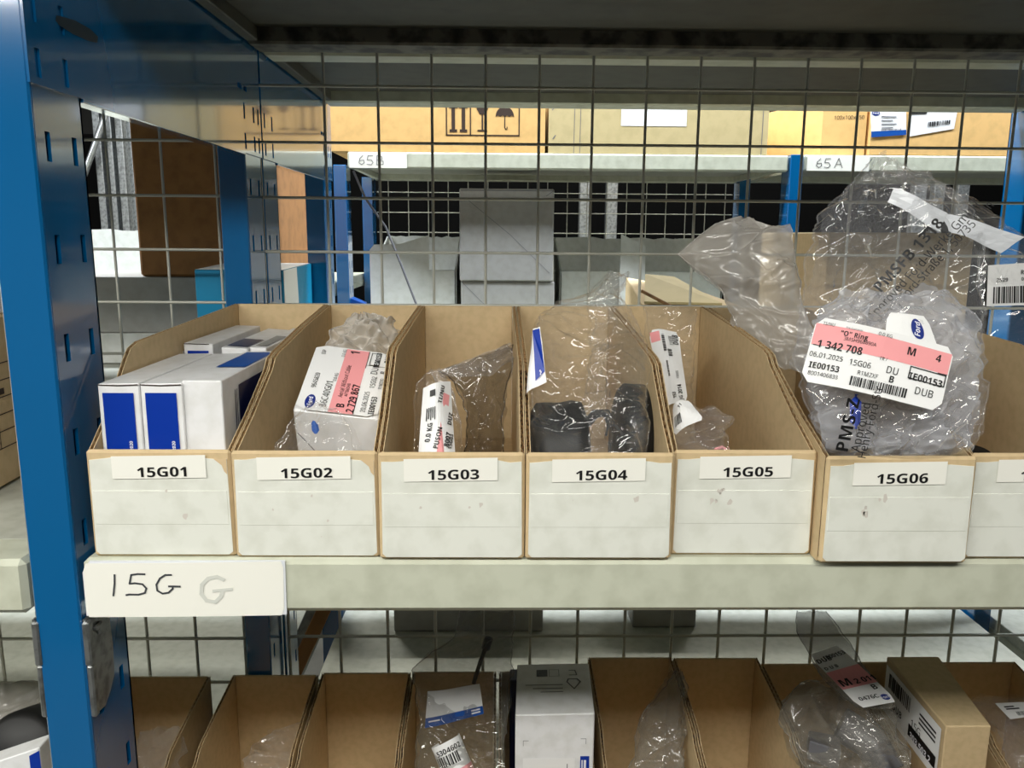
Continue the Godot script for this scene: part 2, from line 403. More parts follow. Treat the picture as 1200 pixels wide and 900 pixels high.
func materials() -> void:
	M.blue = paint(Color(0.0, 0.35, 0.565), 0.13, 0.7); M.blue.clearcoat_enabled = true; M.blue.clearcoat = 1.0; M.blue.clearcoat_roughness = 0.06
	M.shelf = mottled(Color(0.76, 0.77, 0.70), 0.93, 5.0, 0.38, 2)
	M.deck = mottled(Color(0.70, 0.705, 0.66), 0.93, 7.0, 0.5, 3)
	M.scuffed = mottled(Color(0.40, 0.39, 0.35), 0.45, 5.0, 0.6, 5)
	M.scuff_mark = paint(Color(0.07, 0.16, 0.22), 0.5)
	M.under = mottled(Color(0.28, 0.28, 0.25), 0.9, 4.0, 0.6, 31)  # deck grey with the shade under the top shelves put into it
	M.galvanised = mottled(Color(0.66, 0.67, 0.67), 0.75, 12.0, 0.38, 6); M.galvanised.metallic = 0.85
	M.wire = paint(Color(0.74, 0.74, 0.70), 0.36, 0.5, 0.15)
	M.card = mottled(Color(0.79, 0.695, 0.54), 0.96, 14.0, 0.75, 7)
	M.card_dark = mottled(Color(0.52, 0.385, 0.245), 0.8, 9.0, 0.85, 8)
	M.flute = paint(Color(0.66, 0.53, 0.36), 0.85)
	M.core = paint(Color(0.20, 0.14, 0.085), 0.95)
	M.facing = mottled(Color(0.87, 0.875, 0.84), 0.95, 6.0, 0.6, 10, 6)
	M.sticker = paint(Color(0.93, 0.925, 0.89), 0.45)
	M.paper = paint(Color(0.92, 0.92, 0.92), 0.5)
	M.ink = paint(Color(0.03, 0.03, 0.035), 0.5)
	M.pencil = paint(Color(0.22, 0.23, 0.25), 0.6)
	M.faint = paint(Color(0.815, 0.82, 0.79), 0.5)
	M.grey_ink = paint(Color(0.42, 0.42, 0.44), 0.6)
	M.brown_ink = paint(Color(0.20, 0.13, 0.08), 0.7)
	M.white_ink = paint(Color(0.9, 0.9, 0.93), 0.5)
	M.pink = paint(Color(0.93, 0.62, 0.63), 0.5)
	M.logo_blue = paint(Color(0.07, 0.17, 0.50), 0.4)
	M.box_blue = paint(Color(0.0, 0.19, 0.60), 0.35)
	M.navy = paint(Color(0.03, 0.08, 0.27), 0.35)
	M.label_blue = paint(Color(0.05, 0.30, 0.62), 0.4)
	M.carton = mottled(Color(0.90, 0.90, 0.905), 0.96, 8.0, 0.4, 11)
	M.grey_carton = mottled(Color(0.61, 0.605, 0.59), 0.96, 6.0, 0.6, 12)
	M.white_board = mottled(Color(0.84, 0.845, 0.83), 0.95, 6.0, 0.6, 13)
	M.cyan_box = paint(Color(0.0, 0.52, 0.70), 0.4)
	M.orange_card = mottled(Color(0.87, 0.70, 0.44), 0.95, 5.0, 0.7, 14)
	M.beige_card = mottled(Color(0.755, 0.685, 0.50), 0.96, 5.0, 0.7, 15)
	M.brown_card = mottled(Color(0.60, 0.42, 0.24), 0.9, 5.0, 0.75, 16)
	M.rubber = paint(Color(0.04, 0.04, 0.045), 0.55)
	M.stain = paint(Color(0.80, 0.775, 0.74), 0.6)
	M.torn = paint(Color(0.80, 0.70, 0.55), 0.8)
	M.black = paint(Color(0.02, 0.02, 0.022), 0.5)
	M.film = clear(0.035)
	M.film_grey = clear(0.075, Color(0.8, 0.8, 0.82))
	M.film_dark = clear(0.36, Color(0.17, 0.145, 0.12), 0.09)
	M.grey_wrap = paint(Color(0.42, 0.42, 0.44), 0.35)
	M.film_milky = clear(0.52, Color(0.70, 0.68, 0.65), 0.14)
	M.film_smoky = clear(0.26, Color(0.42, 0.41, 0.37))
	M.film_dusty = clear(0.34, Color(0.58, 0.56, 0.52), 0.12)
	M.film_cloudy = clear(0.36, Color(0.80, 0.81, 0.84), 0.10)
	M.film_bubble = clear(0.50, Color(0.83, 0.81, 0.78), 0.10)
	M.film_white = paint(Color(0.86, 0.87, 0.89), 0.3)
	M.floor = mottled(Color(0.30, 0.30, 0.29), 0.85, 1.0, 0.6, 17)
	M.shade_black = paint(Color(0.04, 0.04, 0.04), 0.95, 0.0)  # near-black colour standing in for deep shade behind the facing rack
	M.wall = mottled(Color(0.55, 0.55, 0.53), 0.95, 1.0, 0.8, 18)
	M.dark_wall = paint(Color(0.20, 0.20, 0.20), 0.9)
	M.lamp_body = paint(Color(0.85, 0.85, 0.85), 0.4)
	M.lamp_glow = paint(Color(1, 1, 1), 0.5); M.lamp_glow.emission_enabled = true; M.lamp_glow.emission = Color(1.0, 0.99, 0.95); M.lamp_glow.emission_energy_multiplier = 3.0

# ---------------------------------------------------------------- room, lamps
func ceiling_lamp(c: Vector3, size: Vector2, energy: float, label: String, group: String) -> void:
	var t := thing("ceiling_lamp", label, "lamp", c, group)
	var s := ST(); box(s, c + Vector3(-size.x / 2 - 0.02, 0.012, -size.y / 2 - 0.02), c + Vector3(size.x / 2 + 0.02, 0.07, size.y / 2 + 0.02), 0.008); obj("housing", s, M.lamp_body, t)
	for k in [-1, 1]:
		s = ST(true); tube(s, [c + Vector3(k * size.x * 0.35, 0.069, 0), Vector3(c.x + k * size.x * 0.35, 2.149, c.z)], 0.006); obj("hanger_rod", s, M.galvanised, t)
	s = ST(); box(s, c + Vector3(-size.x / 2, 0.0, -size.y / 2), c + Vector3(size.x / 2, 0.013, size.y / 2), 0.004); obj("diffuser", s, M.lamp_glow, t)
	var l := AreaLight3D.new(); l.name = "lamp_light"; l.area_size = size; l.light_energy = energy; l.light_color = Color(1.0, 1.0, 0.955) if c.z < -2.0 else Color(0.93, 0.965, 1.0) if c.z < -0.5 else Color(1.0, 0.995, 0.965); l.shadow_enabled = true
	l.area_range = 12.0; l.area_attenuation = 2.0
	t.add_child(l, true); l.rotation.x = -PI / 2; l.position.y = -0.006
func slab(called: String, lo: Vector3, hi: Vector3, m: Material) -> void:
	var s := ST(); box(s, lo, hi); tag(obj(called, s, m), "", "", "", "structure")
func room() -> void:
	slab("floor", Vector3(-4.3, -1.25, -5.1), Vector3(3.7, -1.15, 6.1), M.floor)
	slab("ceiling", Vector3(-4.3, 2.15, -5.1), Vector3(3.7, 2.25, 6.1), M.wall)
	slab("wall_left", Vector3(-4.3, -1.15, -5.1), Vector3(-4.2, 2.15, 6.1), M.wall)
	slab("wall_right", Vector3(3.6, -1.15, -5.1), Vector3(3.7, 2.15, 6.1), M.wall)
	slab("wall_front", Vector3(-4.2, -1.15, 6.0), Vector3(3.6, 2.15, 6.1), M.wall)
	slab("shade_backdrop_1", Vector3(-4.2, -1.15, -3.2), Vector3(3.6, 0.62, -3.15), M.shade_black)  # added black sheet in place of the darkness behind the facing rack
	slab("light_blocker_2", Vector3(-4.2, -1.15, 2.0), Vector3(3.6, 0.74, 2.06), M.dark_wall)  # added out of view to keep the back lamps off the lower bins
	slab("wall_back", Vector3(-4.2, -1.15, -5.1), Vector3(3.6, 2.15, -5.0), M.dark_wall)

# ---------------------------------------------------------------- racking
const PITCH := 0.0593
func post(parent: Node3D, x0: float, x1: float, z0: float, z1: float, y0: float, y1: float) -> void:   # an upright; z0 is its closed face, the slots are in its sides
	var s := ST(); var f := signf(z1 - z0)
	box(s, Vector3(x0, y0, minf(z0, z0 + f * 0.003)), Vector3(x1, y1, maxf(z0, z0 + f * 0.003)), 0.0012)
	var d := absf(z1 - z0); var holes := []
	var y := 0.0 - ceilf((0.0 - y0) / PITCH) * PITCH
	while y < y1 - 0.02:
		for c in [0.0085, 0.0385]:
			if y + 0.004 - y0 > 0.01: holes.append([c + 0.001, y + 0.004 - y0, c + 0.0065, y + 0.021 - y0])
		y += PITCH
	perforated(s, Vector3(x1 - 0.002, y0, z0 + f * 0.0025), Vector3(0, 0, f), Vector3.UP, Vector3.RIGHT, d - 0.0025, y1 - y0, 0.002, holes)
	box(s, Vector3(x0, y0, minf(z0 + f * 0.0025, z1)), Vector3(x0 + 0.002, y1, maxf(z0 + f * 0.0025, z1)))
	for q in [[x0, x0 + 0.011], [x1 - 0.011, x1]]: box(s, Vector3(q[0], y0, minf(z1, z1 - f * 0.002)), Vector3(q[1], y1, maxf(z1, z1 - f * 0.002)))
	obj("post", s, M.blue, parent)
func side_plate(parent: Node3D, x: float, z0: float, z1: float, y0: float, y1: float) -> void:
	var s := ST(); var w := z0 - z1
	var holes := []
	for c in [0.007, 0.037, w - 0.060, w - 0.028, w - 0.012]:
		for v in [0.004, 0.034]: holes.append([c, v, c + 0.0055, v + 0.016])
	for c in [w - 0.075]: holes.append([c, 0.062, c + 0.03, 0.067])
	perforated(s, Vector3(x, y0, z0), Vector3(0, 0, -1), Vector3.UP, Vector3.RIGHT, w, y1 - y0, 0.0015, holes)
	box(s, Vector3(x - 0.010, y0 - 0.0022, z1 + 0.058), Vector3(x + 0.0015, y0 + 0.0005, z0 - 0.058), 0.0006)
	var pl := obj("side_plate", s, M.blue, parent)
	if z0 > -0.1:
		s = ST(); var f := func(u: float, v: float) -> Vector3: return on_x(u, v, x + 0.0018)
		shape(s, f, [Vector2(66, 18), Vector2(72, 19), Vector2(88, 24), Vector2(106, 34), Vector2(115, 43), Vector2(114, 50), Vector2(104, 48), Vector2(86, 40), Vector2(70, 30), Vector2(65, 24)]); obj("scuff", s, M.scuff_mark, pl)
func upright_frame(label: String, x: float, z0: float, z1: float, y0 := -1.15, y1 := 0.75, plate := true, ply := 0.283) -> void:
	var t := thing("upright_frame", label, "rack upright", Vector3(x, y0, (z0 + z1) / 2.0))
	post(t, x - 0.0287, x, z0, z0 - 0.057, y0, y1)
	post(t, x - 0.0287, x, z1 + 0.057, z1, y0, y1)
	if plate:
		side_plate(t, x + 0.0002, z0 + 0.001, z1, ply, y1 - 0.02)
	for k in 3:
		var s := ST(); var y := y0 + 0.06 + k * 0.24
		between(s, Vector3(x - 0.014, y, z0 - 0.03), Vector3(x - 0.014, y + (0.20 if k < 2 else 0.0), z1 + 0.03), 0.012, 0.012); obj("cross_brace", s, M.galvanised, t)
func shelf(called: String, label: String, x0: float, x1: float, z0: float, z1: float, top: float, group := "", scuffs := false) -> Node3D:
	var t := thing(called, label, "shelf", Vector3((x0 + x1) / 2, top - 0.036, (z0 + z1) / 2), group)
	var s := ST(); box(s, Vector3(x0 + 0.001, top - 0.020, z1 + 0.038), Vector3(x1 - 0.001, top - 0.0008, z0 - 0.038), 0.001); obj("deck", s, M.under if top > 0.4 and z0 > -1.0 else M.deck, t)  # top shelves take the grey with shade painted in
	s = ST(); box(s, Vector3(x0, top - 0.0362, z0 - 0.040), Vector3(x1, top, z0), 0.0035); obj("front_beam", s, M.shelf, t)
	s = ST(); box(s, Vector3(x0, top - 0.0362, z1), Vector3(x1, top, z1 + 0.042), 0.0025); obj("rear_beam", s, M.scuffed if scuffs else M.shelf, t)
	for x in [[x0, x0 + 0.012], [x1 - 0.012, x1]]:
		s = ST(); box(s, Vector3(x[0], top - 0.034, z1 + 0.043), Vector3(x[1], top - 0.0201, z0 - 0.041), 0.001); obj("end_rail", s, M.under if top > 0.4 and z0 > -1.0 else M.shelf, t)  # end rails of top shelves carry the same painted shade
	return t
func racks() -> void:
	var XL := -0.1815                                                 # right faces of the left uprights
	var XR := 0.9185
	upright_frame("glossy blue slotted upright frame at the front, left of the bin marked 15G01", XL, 0.0, -0.447)
	upright_frame("blue slotted upright frame directly behind the front one, on the far rack", XL, -0.4535, -0.83)
	upright_frame("blue slotted upright at the right edge of the frame, behind the wire mesh", XR, -0.4535, -0.83)
	upright_frame("bright blue upright of the facing rack, under the shelf end marked 65B", -0.266, -1.415, -1.86, -1.15, 0.357, false)
	upright_frame("blue upright of the facing rack between the shelves marked 65B and 65A", 0.782, -1.415, -1.86, -1.15, 0.388, false)
	# our rack and the one that stands back to back with it
	var x0 := XL + 0.0035
	var x1 := XR - 0.0325
	var main := shelf("metal_shelf", "pale metal shelf marked 15G carrying the row of labelled bins", x0, x1, 0.0, -0.445, 0.0)
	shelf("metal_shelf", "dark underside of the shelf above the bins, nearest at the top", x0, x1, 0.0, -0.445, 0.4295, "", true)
	shelf("metal_shelf", "lowest pale shelf carrying the bottom row of unmarked bins", x0, x1, 0.0, -0.445, -0.43)
	shelf("metal_shelf", "shelf of the far rack seen edge-on above the wire mesh", x0, x1, -0.455, -0.815, 0.4295)
	shelf("metal_shelf", "middle deck of the far rack behind the labelled bins", x0, x1, -0.455, -0.86, 0.0)
	shelf("metal_shelf", "pale lower deck seen through the dark mesh below the 15G shelf", x0, x1, -0.455, -0.86, -0.43)
	shelf("metal_shelf", "lower deck of the next bay, right of the blue upright at the right edge", XR + 0.0035, XR + 1.0, -0.455, -0.86, -0.43)
	var lx := XL - 0.0322
	shelf("metal_shelf", "pale shelf left of the blue front upright carrying a printed carton", lx - 1.02, lx, 0.0, -0.445, -0.001)
	shelf("metal_shelf", "lowest shelf left of the blue front upright, under a black part", lx - 1.02, lx, 0.0, -0.445, -0.43)
	shelf("metal_shelf", "middle deck of the far rack seen left of the front upright", lx - 1.02, lx, -0.455, -0.86, 0.0)
	shelf("metal_shelf", "lower deck of the far rack left of the lower blue post", lx - 1.02, lx, -0.455, -0.86, -0.43)
	shelf("metal_shelf", "added top shelf left of the blue side plate, shading the printed carton", lx - 1.02, lx, 0.0, -0.445, 0.4295)  # added to shade the left bay, hidden by the side plate
	shelf("metal_shelf", "added top shelf of the far rack, shading the tall brown carton", lx - 1.02, lx, -0.455, -0.815, 0.4295)  # added to keep lamp light off the stack below
	# the facing rack across the far aisle
	var b := shelf("metal_shelf", "brightly lit shelf marked 65B under orange cartons", -0.2625, 0.750, -1.42, -1.86, 0.3865)
	var a := shelf("metal_shelf", "shaded shelf marked 65A at right under a labelled carton", 0.786, 1.80, -1.42, -1.86, 0.3885)
	shelf("metal_shelf", "lower shelf of the facing rack under the grey cartons", -0.2625, 0.750, -1.42, -1.86, 0.012)
	shelf("metal_shelf", "shelf left of the facing rack under the tall brown carton", -1.40, -0.298, -1.42, -1.86, 0.094)
	# shelf markers
	var d := sheet(Vector3(-0.1755, -0.0018, 0.0022), Vector3(-0.0518, -0.0006, 0.0016), Vector3(-0.0528, -0.0368, 0.0016), Vector3(-0.1762, -0.0376, 0.0022), 0.0006)
	var s := ST(); prism(s, PackedVector2Array([Vector2(-0.1768, -0.0372), Vector2(-0.0512, -0.0365), Vector2(-0.0508, -0.0004), Vector2(-0.172, -0.0006), Vector2(-0.1768, -0.008)]), Vector3(0, 0, 0.0001), Vector3.RIGHT, Vector3.UP, Vector3.BACK, 0.0012)
	obj("label_holder", s, M.film_white, main)
	var card := paper("shelf_label", main, d, M.sticker, "white card with 15G written by hand", 0.04)
	s = ST(); var f := lift(d, 0.0004); var k := 0.001
	var put := func(st: SurfaceTool, on: Callable, list: Array, w: float) -> void:
		var p := []
		for q in list: p.append(Vector2(q[0] * k, q[1] * k))
		stroke(st, on, p, w * k)
	put.call(s, f, [[19.2, 28.6], [18.9, 23], [17.6, 14.6]], 1.15)
	put.call(s, f, [[38.0, 28.8], [33.5, 29.0], [29.5, 28.4], [28.2, 22.6], [31.5, 22.9], [36.2, 22.2], [38.4, 19.4], [37.4, 16.4], [33.4, 15.2], [27.6, 15.4], [25.6, 15.0]], 1.15)
	put.call(s, f, [[54.4, 28.2], [50.6, 28.2], [47.2, 26.0], [44.8, 21.8], [45.2, 17.8], [48.4, 15.8], [52.0, 16.4], [54.8, 19.0], [54.9, 20.6], [53.8, 20.6]], 1.15)
	put.call(s, f, [[52.4, 20.6], [59.4, 20.4]], 1.25)
	obj("handwriting", s, M.pencil, card)
	s = ST(); put.call(s, f, [[86.5, 24.6], [82.5, 26.6], [77, 25.6], [73, 21.4], [72.4, 15.4], [75.5, 10.8], [81, 9.8], [84.5, 13.4], [85.5, 16.6]], 2.4); put.call(s, f, [[80, 17.2], [91.5, 18.2]], 2.0); obj("faded_letter", s, M.faint, card)
	for q in [[b, Vector3(-0.258, 0.3862, -1.4185), 0.131, 0.0355, "65B"], [a, Vector3(0.792, 0.3882, -1.4185), 0.145, 0.0355, "65A"]]:
		var o: Vector3 = q[1]
		d = sheet(o, o + Vector3(q[2], 0, 0), o + Vector3(q[2], -q[3], 0), o + Vector3(0, -q[3], 0))
		card = paper("shelf_label", q[0], d, M.sticker, "white card with %s written by hand" % q[4], 0.0, 2, 2)
		s = ST(); f = lift(d, 0.0006)
		put.call(s, f, [[31, 27], [24, 20], [22, 11], [28, 7], [34, 11], [33, 17], [24, 16]], 1.5)
		put.call(s, f, [[54, 27], [43, 27], [41, 18], [50, 18], [54, 12], [50, 7], [40, 8]], 1.5)
		if q[4] == "65B": put.call(s, f, [[62, 7], [63, 27], [74, 25], [75, 19], [64, 17], [77, 15], [77, 8], [62, 7]], 1.5)
		else:
			put.call(s, f, [[64, 7], [73, 28], [82, 7]], 1.5); put.call(s, f, [[68, 15], [79, 15]], 1.5)
		obj("handwriting", s, M.pencil if q[4] == "65A" else M.grey_ink, card)
	# shelf brackets hooked into the front upright, below the shelf
	for q in [["galvanised shelf bracket below the left end of the 15G shelf", XL + 0.0006, 1.0], ["galvanised shelf bracket left of the blue front upright, seen edge-on", XL - 0.0312, 1.0]]:
		var t := thing("shelf_bracket", q[0], "bracket", Vector3(q[1], -0.11, -0.02))
		s = ST(); prism(s, PackedVector2Array([Vector2(-0.001, -0.041), Vector2(-0.030, -0.041), Vector2(-0.0325, -0.075), Vector2(-0.031, -0.096), Vector2(-0.024, -0.104), Vector2(-0.016, -0.110), Vector2(-0.003, -0.1085), Vector2(-0.001, -0.10)]), Vector3(q[1], 0, 0), Vector3.BACK, Vector3.UP, Vector3.RIGHT, 0.0016)
		box(s, Vector3(q[1], -0.072, -0.0045), Vector3(q[1] + 0.0045, -0.042, 0.0015), 0.001); box(s, Vector3(q[1], -0.1085, -0.0045), Vector3(q[1] + 0.004, -0.0725, 0.0005), 0.001)
		obj("plate", s, M.galvanised, t)
		s = ST(); box(s, Vector3(q[1] + 0.0016, -0.058, -0.0185), Vector3(q[1] + 0.0035, -0.050, -0.0135), 0.0006); box(s, Vector3(q[1] + 0.0016, -0.053, -0.017), Vector3(q[1] + 0.0045, -0.050, -0.0085), 0.0006); obj("hook", s, M.galvanised, t)
		s = ST(); box(s, Vector3(q[1] + 0.0012, -0.050, -0.029), Vector3(q[1] + 0.0018, -0.044, -0.024), 0.0); obj("slot", s, M.black, t)

# ---------------------------------------------------------------- welded wire mesh
func wire_panel(label: String, x0: float, x1: float, y0: float, y1: float, z: float, px: float, py: float, pitch: Vector2, rad: float, edge := -99.0) -> void:
	var t := thing("wire_mesh_panel", label, "wire mesh", Vector3((x0 + x1) / 2, y0, z))
	var up := CylinderMesh.new(); up.top_radius = rad; up.bottom_radius = rad; up.height = y1 - y0; up.radial_segments = 8; up.rings = 1
	var across := CylinderMesh.new(); across.top_radius = rad; across.bottom_radius = rad; across.height = x1 - x0; across.radial_segments = 8; across.rings = 1
	if edge > -90.0: piece("upright_wire", up, M.wire, t, Transform3D(Basis.IDENTITY, Vector3(edge, (y0 + y1) / 2, z)))
	var x := px + ceilf((maxf(x0, edge + 0.04) - px) / pitch.x) * pitch.x
	while x <= x1:
		piece("upright_wire", up, M.wire, t, Transform3D(Basis.IDENTITY, Vector3(x, (y0 + y1) / 2, z))); x += pitch.x
	var y := py + ceilf((y0 - py) / pitch.y) * pitch.y
	while y <= y1:
		piece("cross_wire", across, M.wire, t, Transform3D(Basis(Vector3.BACK, PI / 2), Vector3((x0 + x1) / 2, y, z + rad * 1.6))); y += pitch.y
func meshes() -> void:
	wire_panel("welded wire mesh behind the bins marked 15G, right of the blue uprights", -0.1895, 0.884, 0.002, 0.398, -0.4505, -0.0510, 0.0018, Vector2(0.0592, 0.0597), 0.0016, -0.1835)
	wire_panel("dark welded wire mesh below the 15G shelf, behind the bottom bins", -0.176, 0.884, -0.425, -0.038, -0.4505, -0.0535, -0.2892, Vector2(0.0590, 0.0600), 0.0020, -0.176)
	wire_panel("welded wire mesh left of the blue rear upright, above the left shelf", -1.20, -0.2125, 0.002, 0.398, -0.4505, -0.2925, 0.0042, Vector2(0.0595, 0.0594), 0.0016)
	wire_panel("dark welded wire mesh left of the lower blue post, below the left shelf", -1.20, -0.2125, -0.425, -0.038, -0.4505, -0.2910, -0.2917, Vector2(0.0600, 0.0589), 0.0020)
	wire_panel("thin wire mesh at the back of the facing rack behind the grey cartons", -0.262, 0.75, 0.016, 0.380, -1.862, -0.2299, 0.3750, Vector2(0.0565, 0.0556), 0.0012)

# ---------------------------------------------------------------- goods in the far rack and across the far aisle
func carton(called: String, label: String, c: Array, m: Material, category := "carton", group := "", bev := 0.0012) -> Node3D:
	var base := Vector3.ZERO
	for k in [0, 1, 4, 5]: base += c[k] / 4.0
	var t := thing(called, label, category, base, group)
	var s := ST(); hexa(s, c, bev); obj("body", s, m, t); return t
func block(lo: Vector3, hi: Vector3) -> Array:
	var c := []
	for k in 8: c.append(Vector3(hi.x if k & 1 else lo.x, hi.y if k & 2 else lo.y, hi.z if k & 4 else lo.z))
	return c
func front_of(c: Array, off := 0.0006) -> Callable:                     # u, v in metres from the lower left of the face towards the aisle
	var x: Vector3 = (c[5] - c[4]).normalized(); var y: Vector3 = (c[6] - c[4]).normalized(); var n := x.cross(y)
	return flat(c[4] + n * off, x, y)
func right_of(c: Array, off := 0.0006) -> Callable:
	var x: Vector3 = (c[1] - c[5]).normalized(); var y: Vector3 = (c[7] - c[5]).normalized(); var n := x.cross(y)
	return flat(c[5] + n * off, x, y)
func top_of(c: Array, off := 0.0006) -> Callable:
	var x: Vector3 = (c[7] - c[6]).normalized(); var y: Vector3 = (c[2] - c[6]).normalized(); var n := x.cross(y)
	return flat(c[6] + n * off, x, y)
func seam(t: Node3D, f: Callable, a: Vector2, b: Vector2, w := 0.002, m: Material = null) -> void:
	var s := ST(); stroke(s, f, [a, b], w); obj("seam", s, M.grey_ink if m == null else m, t)

func far_goods() -> void:
	# on the shelf 65B
	var y := 0.3868
	var c := block(Vector3(-0.300, y, -1.85), Vector3(0.188, 0.515, -1.425))
	var t := carton("orange_carton", "orange cardboard carton printed with handling symbols on shelf 65B", c, M.orange_card)
	var f := front_of(c)
	var s := ST()
	var u0 := 0.262; var v0 := 0.037; var w := 0.168; var h := 0.105
	frame(s, f, u0, v0, u0 + w, v0 + h, 0.0028); patch(s, f, u0 + 0.0545, v0, u0 + 0.0573, v0 + h); obj("printed_frame", s, M.brown_ink, t)
	s = ST()
	for k in 2:
		var x := u0 + 0.017 + k * 0.023
		patch(s, f, x - 0.0085, v0 + 0.008, x + 0.0085, v0 + 0.014); patch(s, f, x - 0.004, v0 + 0.014, x + 0.004, v0 + 0.066); shape(s, f, [Vector2(x - 0.010, v0 + 0.060), Vector2(x + 0.010, v0 + 0.060), Vector2(x, v0 + 0.094)])
	obj("up_arrows", s, M.brown_ink, t)
	s = ST(); var gx := u0 + 0.083
	shape(s, f, [Vector2(gx - 0.013, v0 + 0.090), Vector2(gx - 0.0125, v0 + 0.058), Vector2(gx - 0.006, v0 + 0.047), Vector2(gx + 0.006, v0 + 0.047), Vector2(gx + 0.0125, v0 + 0.058), Vector2(gx + 0.013, v0 + 0.090)])
	patch(s, f, gx - 0.0018, v0 + 0.013, gx + 0.0018, v0 + 0.048); patch(s, f, gx - 0.011, v0 + 0.010, gx + 0.011, v0 + 0.0135); obj("glass_symbol", s, M.brown_ink, t)
	s = ST(); var ux := u0 + 0.134; var um := []
	for k in 13: um.append(Vector2(ux + 0.021 * cos(PI * k / 12), v0 + 0.042 + 0.023 * sin(PI * k / 12)))
	for k in 4:
		um.append(Vector2(ux - 0.021 + 0.0105 * k + 0.00525, v0 + 0.045))
		if k < 3: um.append(Vector2(ux - 0.021 + 0.0105 * (k + 1), v0 + 0.0422))
	shape(s, f, um); patch(s, f, ux - 0.0011, v0 + 0.018, ux + 0.0011, v0 + 0.044); stroke(s, f, [Vector2(ux, v0 + 0.019), Vector2(ux + 0.002, v0 + 0.015), Vector2(ux + 0.005, v0 + 0.016), Vector2(ux + 0.0055, v0 + 0.020)], 0.002)
	for k in 7: patch(s, f, ux - 0.023 + k * 0.0075, v0 + 0.070 + (k % 2) * 0.008, ux - 0.0215 + k * 0.0075, v0 + 0.075 + (k % 2) * 0.008)
	obj("umbrella_symbol", s, M.brown_ink, t)
	c = block(Vector3(0.196, y, -1.85), Vector3(0.700, 0.512, -1.425))
	t = carton("beige_carton", "pale beige cardboard carton with a blank white label on shelf 65B", c, M.beige_card)
	f = front_of(c)
	s = ST(); patch(s, f, 0.165, 0.062, 0.315, 0.110); obj("white_label", s, M.paper, t)
	s = ST(); stroke(s, f, [Vector2(0.008, 0.095), Vector2(0.014, 0.103)], 0.002); stroke(s, f, [Vector2(0.010, 0.032), Vector2(0.016, 0.040)], 0.002); stroke(s, f, [Vector2(0.295, 0.108), Vector2(0.302, 0.098)], 0.002); obj("staples", s, M.grey_ink, t)
	seam(t, f, Vector2(0.058, 0.0), Vector2(0.060, 0.19), 0.0012); seam(t, f, Vector2(0.072, 0.0), Vector2(0.073, 0.19), 0.0012); seam(t, f, Vector2(0.490, 0.0), Vector2(0.490, 0.19), 0.0015)
	c = block(Vector3(0.0, y, 0.0), Vector3(0.0, 0.56, 0.0))
	for k in 8:
		c[k].x = [0.760, 0.925, 0.760, 0.925, 0.835, 0.930, 0.835, 0.930][k]; c[k].z = [-1.80, -1.72, -1.80, -1.72, -1.455, -1.435, -1.455, -1.435][k]; c[k].y = 0.3895 if k & 2 == 0 else 0.513
	for k in [0, 2]: c[k].x = 0.715
	t = carton("orange_carton", "orange carton turned on its corner, straddling the end of shelf 65B", c, M.orange_card)
	f = front_of(c)
	s = ST(); letter(s, f, "100x100x150", 0.058, 0.085, 0.0085, false, 0.95); for k in 3: patch(s, f, 0.038 + k * 0.02, 0.102, 0.048 + k * 0.02, 0.132)
	obj("printed_size", s, M.brown_ink, t)
	c = block(Vector3(0.936, 0.3895, -1.80), Vector3(1.50, 0.514, -1.425))
	t = carton("brown_carton", "shaded brown carton with two white labels on shelf 65A", c, M.orange_card)
	var d := sheet(at(1020, 128, -1.4235), at(1062, 130, -1.4235), at(1062, 158, -1.4235), at(1021, 161, -1.4235))
	var card := paper("shipping_label", t, d, M.paper, "white label with blue foot", 0.0, 2, 2)
	f = lift(d, 0.0008); s = ST(); patch(s, f, 0.0, 0.0, d.w, 0.012); obj("blue_foot", s, M.label_blue, card)
	s = ST()
	for k in 4: patch(s, f, d.w * 0.30, d.h * (0.30 + k * 0.14), d.w * (0.72 if k % 2 else 0.62), d.h * (0.34 + k * 0.14))
	bars(s, f, d.w * 0.28, d.h * 0.20, d.w * 0.85, d.h * 0.27); obj("print", s, M.grey_ink, card)
	badge(card, d, d.w * 0.15, d.h * 0.87, 0.009, 0.0055)
	d = sheet(at(1066, 131, -1.4235), at(1122, 130, -1.4235), at(1118, 151, -1.4235), at(1066, 160, -1.4235))
	card = paper("shipping_label", t, d, M.paper, "white label with a bar code", 0.0, 2, 2)
	s = ST(); bars(s, lift(d, 0.0008), d.w * 0.40, d.h * 0.30, d.w * 0.88, d.h * 0.52, 16); patch(s, lift(d, 0.0008), 0.0, d.h * 0.9, d.w * 0.36, d.h); obj("print", s, M.ink, card)
	# under 65B: grey cartons and open white trays
	c = block(Vector3(-0.010, 0.093, -1.76), Vector3(0.214, 0.3095, -1.462))
	t = carton("grey_carton", "pale grey closed carton, upper one of the stack under shelf 65B", c, M.grey_carton, "carton", "", 0.003)
	f = front_of(c); seam(t, f, Vector2(0.02, 0.19), Vector2(0.12, 0.11), 0.0012); seam(t, f, Vector2(0.12, 0.11), Vector2(0.215, 0.02), 0.0012); seam(t, f, Vector2(0.004, 0.212), Vector2(0.222, 0.212), 0.002); seam(t, f, Vector2(0.205, 0.20), Vector2(0.222, 0.212), 0.0016)
	c = block(Vector3(-0.007, 0.0125, -1.76), Vector3(0.218, 0.0925, -1.465))
	t = carton("grey_carton", "pale grey closed carton, lower one of the stack under shelf 65B", c, M.grey_carton, "carton", "", 0.003)
	f = front_of(c); seam(t, f, Vector2(0.0, 0.08), Vector2(0.08, 0.0), 0.0012)
